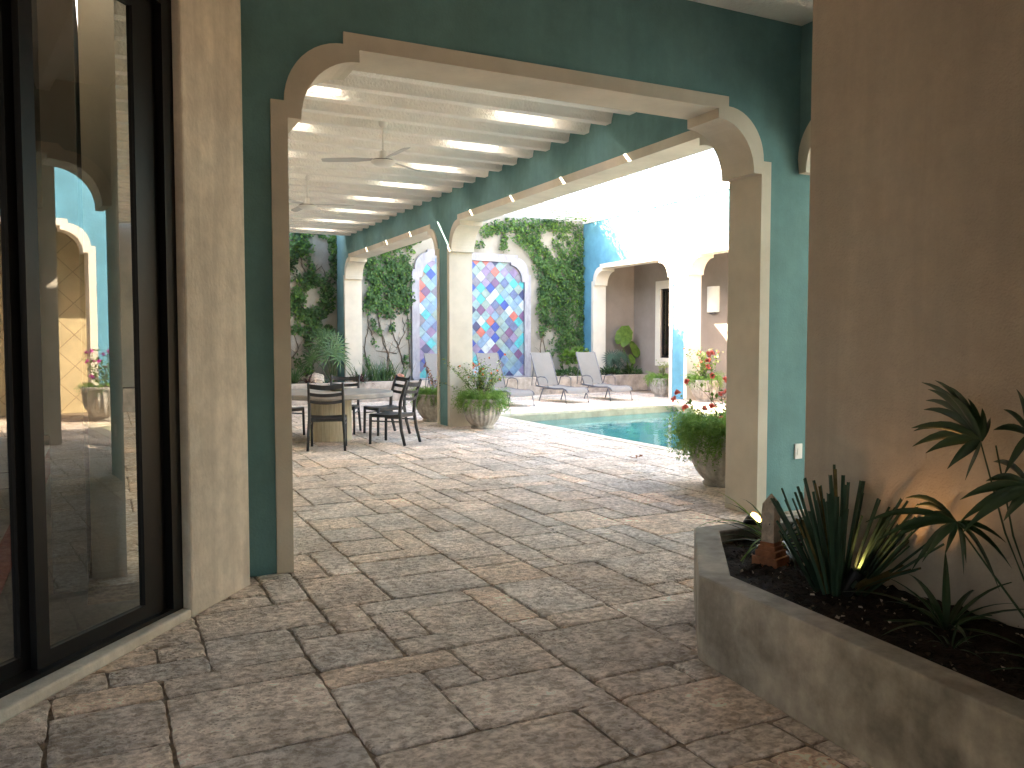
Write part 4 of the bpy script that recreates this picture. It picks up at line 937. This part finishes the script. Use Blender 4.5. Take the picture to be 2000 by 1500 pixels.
# ------------------------------------------------------------ climbing vines on the rear wall
def vine(label, strokes, stems, seed, n_per=1.0, name='climbing_vine', size=.075, bare=()):
    R = random.Random(seed); c = bk(strokes[0][0][0][0], strokes[0][0][0][1], 0)
    t = thing(name, label, 'vine', (c.x, yb(c.x), .5), 0, 'vines on the rear wall'); n_per *= .66; mb = MB(); inv = Matrix.Translation(-Vector(t.location))
    for pts, rad, dens in strokes:
        for a in range(len(pts) - 1 if len(pts) > 1 else 1):
            p0, p1 = pts[a], pts[min(a + 1, len(pts) - 1)]; Ls = sqrt((p1[0] - p0[0]) ** 2 + (p1[1] - p0[1]) ** 2) + rad
            for _ in range(int(Ls * rad * .22 * dens * n_per)):
                tt = R.random(); an = R.uniform(0, 6.28); rr = rad * sqrt(R.random()) * (1 + .25 * sin(an * 3 + a)); x = p0[0] + (p1[0] - p0[0]) * tt + cos(an) * rr; y = p0[1] + (p1[1] - p0[1]) * tt + sin(an) * rr
                nz_ = (sin(x * .23 + seed) * sin(y * .19 + x * .06) + .6 * sin(x * .47 + y * .31) * sin(y * .53 - x * .2 + seed)); 
                if nz_ > .62 + .3 * (dens - 1): continue
                q = bk(x, y, max(.01, R.uniform(.01, .10) + .05 * min(1, dens - .4) * (.6 - nz_)))
                d = Vector((R.gauss(0, .7), R.gauss(-.35, .3), R.gauss(-.6, .6))).normalized(); l = size * R.uniform(.6, 1.25)
                mb.leaf(q, d, Vector((R.gauss(0, .35), -1, R.gauss(.5, .35))), l, l * .85, 1 if R.random() < (.30 if y < 500 else .10) else 0)  # paler leaf colour picked more often towards the top
    o = mb.obj('leaves', ['lf_ivy', 'lf_ivy2']); o.parent = t; o.matrix_parent_inverse = inv
    sb = MB()
    for pts in stems:
        Q = []
        for k in range(len(pts) - 1):
            for q in range(4): u = q / 4; Q.append(bk(pts[k][0] + (pts[k + 1][0] - pts[k][0]) * u + R.gauss(0, 1.2), pts[k][1] + (pts[k + 1][1] - pts[k][1]) * u, .02))
        Q.append(bk(*pts[-1], .02)); sb.tube(Q, [.016 - .010 * i / len(Q) for i in range(len(Q))], 5)
        for k in range(0, len(Q) - 1, 2):
            e = Q[k] + Vector((R.uniform(-.3, .3), 0, R.uniform(.05, .35))); e.y = yb(e.x) - .02; sb.tube([Q[k], Q[k].lerp(e, .5) + Vector((0, 0, .03)), e], [.005, .004, .003], 4)
    o = sb.obj('stem', 'bark'); o.parent = t; o.matrix_parent_inverse = inv; return t
vine('climbing vine left of the far pier with a bare ring in its middle',
     [([(575, 455), (600, 445), (620, 450)], 12, 1.2), ([(620, 450), (640, 470), (655, 480)], 5, .9), ([(648, 445), (650, 500), (652, 545)], 8, 1.1), ([(590, 460), (575, 490), (600, 480)], 17, 1.3), ([(600, 500), (612, 530), (598, 548)], 9, .8), ([(575, 495), (568, 530)], 9, .9),
      ([(572, 545), (600, 540), (640, 540)], 9, .8), ([(590, 562), (578, 580), (580, 610)], 14, 1.3), ([(640, 560), (638, 600), (610, 620), (585, 610)], 15, 1.3), ([(600, 555), (630, 552)], 10, 1.2), ([(610, 625), (620, 650), (640, 640)], 12, 1.), ([(578, 635), (600, 650), (605, 680)], 10, .9), ([(570, 640), (572, 650)], 6, .8), ([(640, 645), (650, 640)], 5, .7), ([(600, 690), (603, 730)], 12, .5), ([(580, 700), (585, 735)], 10, .5)],
     [[(600, 735), (606, 690), (600, 640), (590, 600), (595, 560)], [(570, 700), (585, 680), (575, 655)], [(605, 540), (590, 520), (585, 480)], [(600, 735), (625, 690), (640, 640)], [(600, 545), (625, 520), (650, 560)]], 51, 2.4)
vine('thick climbing vine between the far pier and the mosaic frame',
     [([(722, 500), (735, 560), (722, 600)], 16, 1.5), ([(745, 490), (770, 480), (795, 465), (818, 462)], 13, 1.4), ([(760, 500), (770, 560), (770, 600)], 22, 1.3), ([(790, 500), (792, 560), (790, 600)], 14, 1.3), ([(735, 590), (760, 612)], 14, 1.), ([(790, 600), (797, 612)], 6, .9), ([(725, 622), (735, 640), (745, 650)], 6, .8), ([(765, 630), (768, 645)], 7, .9), ([(728, 660), (735, 676)], 5, .6), ([(795, 690), (788, 720)], 6, .5), ([(800, 480), (806, 500)], 6, .7), ([(716, 690), (720, 720)], 6, .4), ([(797, 620), (799, 640), (795, 665)], 4, .5)],
     [[(768, 722), (752, 680), (742, 640), (735, 600), (728, 560)], [(757, 722), (758, 690), (745, 650), (738, 600)], [(790, 720), (775, 670), (762, 640), (765, 600)], [(800, 720), (798, 660), (797, 600), (790, 540)], [(718, 720), (712, 680), (720, 640), (716, 610)], [(775, 690), (760, 688), (735, 685)], [(775, 680), (790, 650), (786, 620)], [(720, 640), (728, 655), (735, 670)]], 52, 2.4)
vine('largest climbing vine filling the wall from mosaic to blue corner',
     [([(945, 452), (985, 440), (1040, 438), (1085, 440), (1128, 446)], 13, 1.5), ([(985, 455), (985, 475), (982, 488)], 8, 1.3), ([(945, 470), (932, 482)], 7, .9), ([(1010, 455), (1040, 475), (1060, 500)], 16, 1.5), ([(1040, 445), (1050, 470)], 12, 1.3), ([(1060, 500), (1075, 540), (1080, 600)], 24, 1.6), ([(1105, 500), (1110, 560), (1110, 620)], 26, 1.6), ([(1130, 455), (1133, 520), (1134, 600), (1132, 680)], 9, 1.6), ([(1080, 470), (1100, 500)], 8, 1.1), ([(1085, 455), (1110, 470), (1120, 490)], 7, 1.0), ([(1062, 560), (1060, 610), (1070, 640)], 13, 1.4), ([(1090, 620), (1110, 650), (1120, 680)], 20, 1.3), ([(1055, 640), (1062, 655)], 6, .9), ([(1085, 660), (1110, 700)], 14, .9), ([(1068, 682), (1080, 690)], 7, .8)],
     [[(1075, 720), (1066, 690), (1060, 650), (1062, 610)], [(1095, 720), (1105, 690), (1090, 640), (1080, 580)], [(1125, 700), (1128, 640), (1115, 560), (1090, 480)], [(1060, 710), (1056, 670), (1058, 640)], [(1010, 460), (1030, 480), (1050, 500)]], 53, 2.4)

# ------------------------------------------------------------ trellis over the courtyard
tr = thing('overhead_trellis', 'white slatted trellis spanning the open courtyard above the pool', 'trellis', (9.6, 15, 5.2))
mb = MB(); y = 14.6
while y < 22:
    mb.box((5.851, y, 5.18), (13.419, y + .018, 5.20)); y += .30
put(mb, 'slats', 'slat', tr)
R = random.Random(61); mb = MB()
c_ = [(12.95, 21.5, .42), (12.3, 21.6, .4), (8.6, 20.9, .7), (9.1, 20.3, .35), (7.6, 21.0, .5), (9.7, 21.3, .35)]
for x, y, r in c_:
    for _ in range(int(950 * r * r)):
        a = R.uniform(0, 6.28); rr = r * sqrt(R.random()); p = Vector((x + cos(a) * rr, y + sin(a) * rr, 5.23 + R.uniform(-.06, .22)))
        mb.leaf(p, Vector((R.gauss(0, 1), R.gauss(0, 1), R.gauss(-.1, .3))), Vector((R.gauss(0, .4), R.gauss(0, .4), 1)), R.uniform(.07, .13), .08, 1 if R.random() < .3 else 0)
for x, y, r in c_: mb.tube([(x - r, y + r * .4, 5.23), (x, y, 5.24), (x + r * .8, y - r * .7, 5.23)], .012, 5, 2)
tag(mb.obj('trellis_vine', ['lf_ivy2', 'lf_ivy', 'bark']), 'leafy vine spreading over the top of the white trellis', 'vine')

# small things
mb = MB(); Rl = random.Random(4)
for k in range(5): mb.leaf(Vector((6.1 + Rl.uniform(-.07, .07), 8.75 + Rl.uniform(-.05, .05), .012)), Vector((Rl.gauss(0, 1), Rl.gauss(0, 1), .1)), Vector((0, Rl.gauss(0, .4), 1)), .11, .035, 0)
tag(mb.obj('dry_leaf', 'lf_dry'), 'small curled dead leaf lying on the paving near the pool edge', 'leaf')
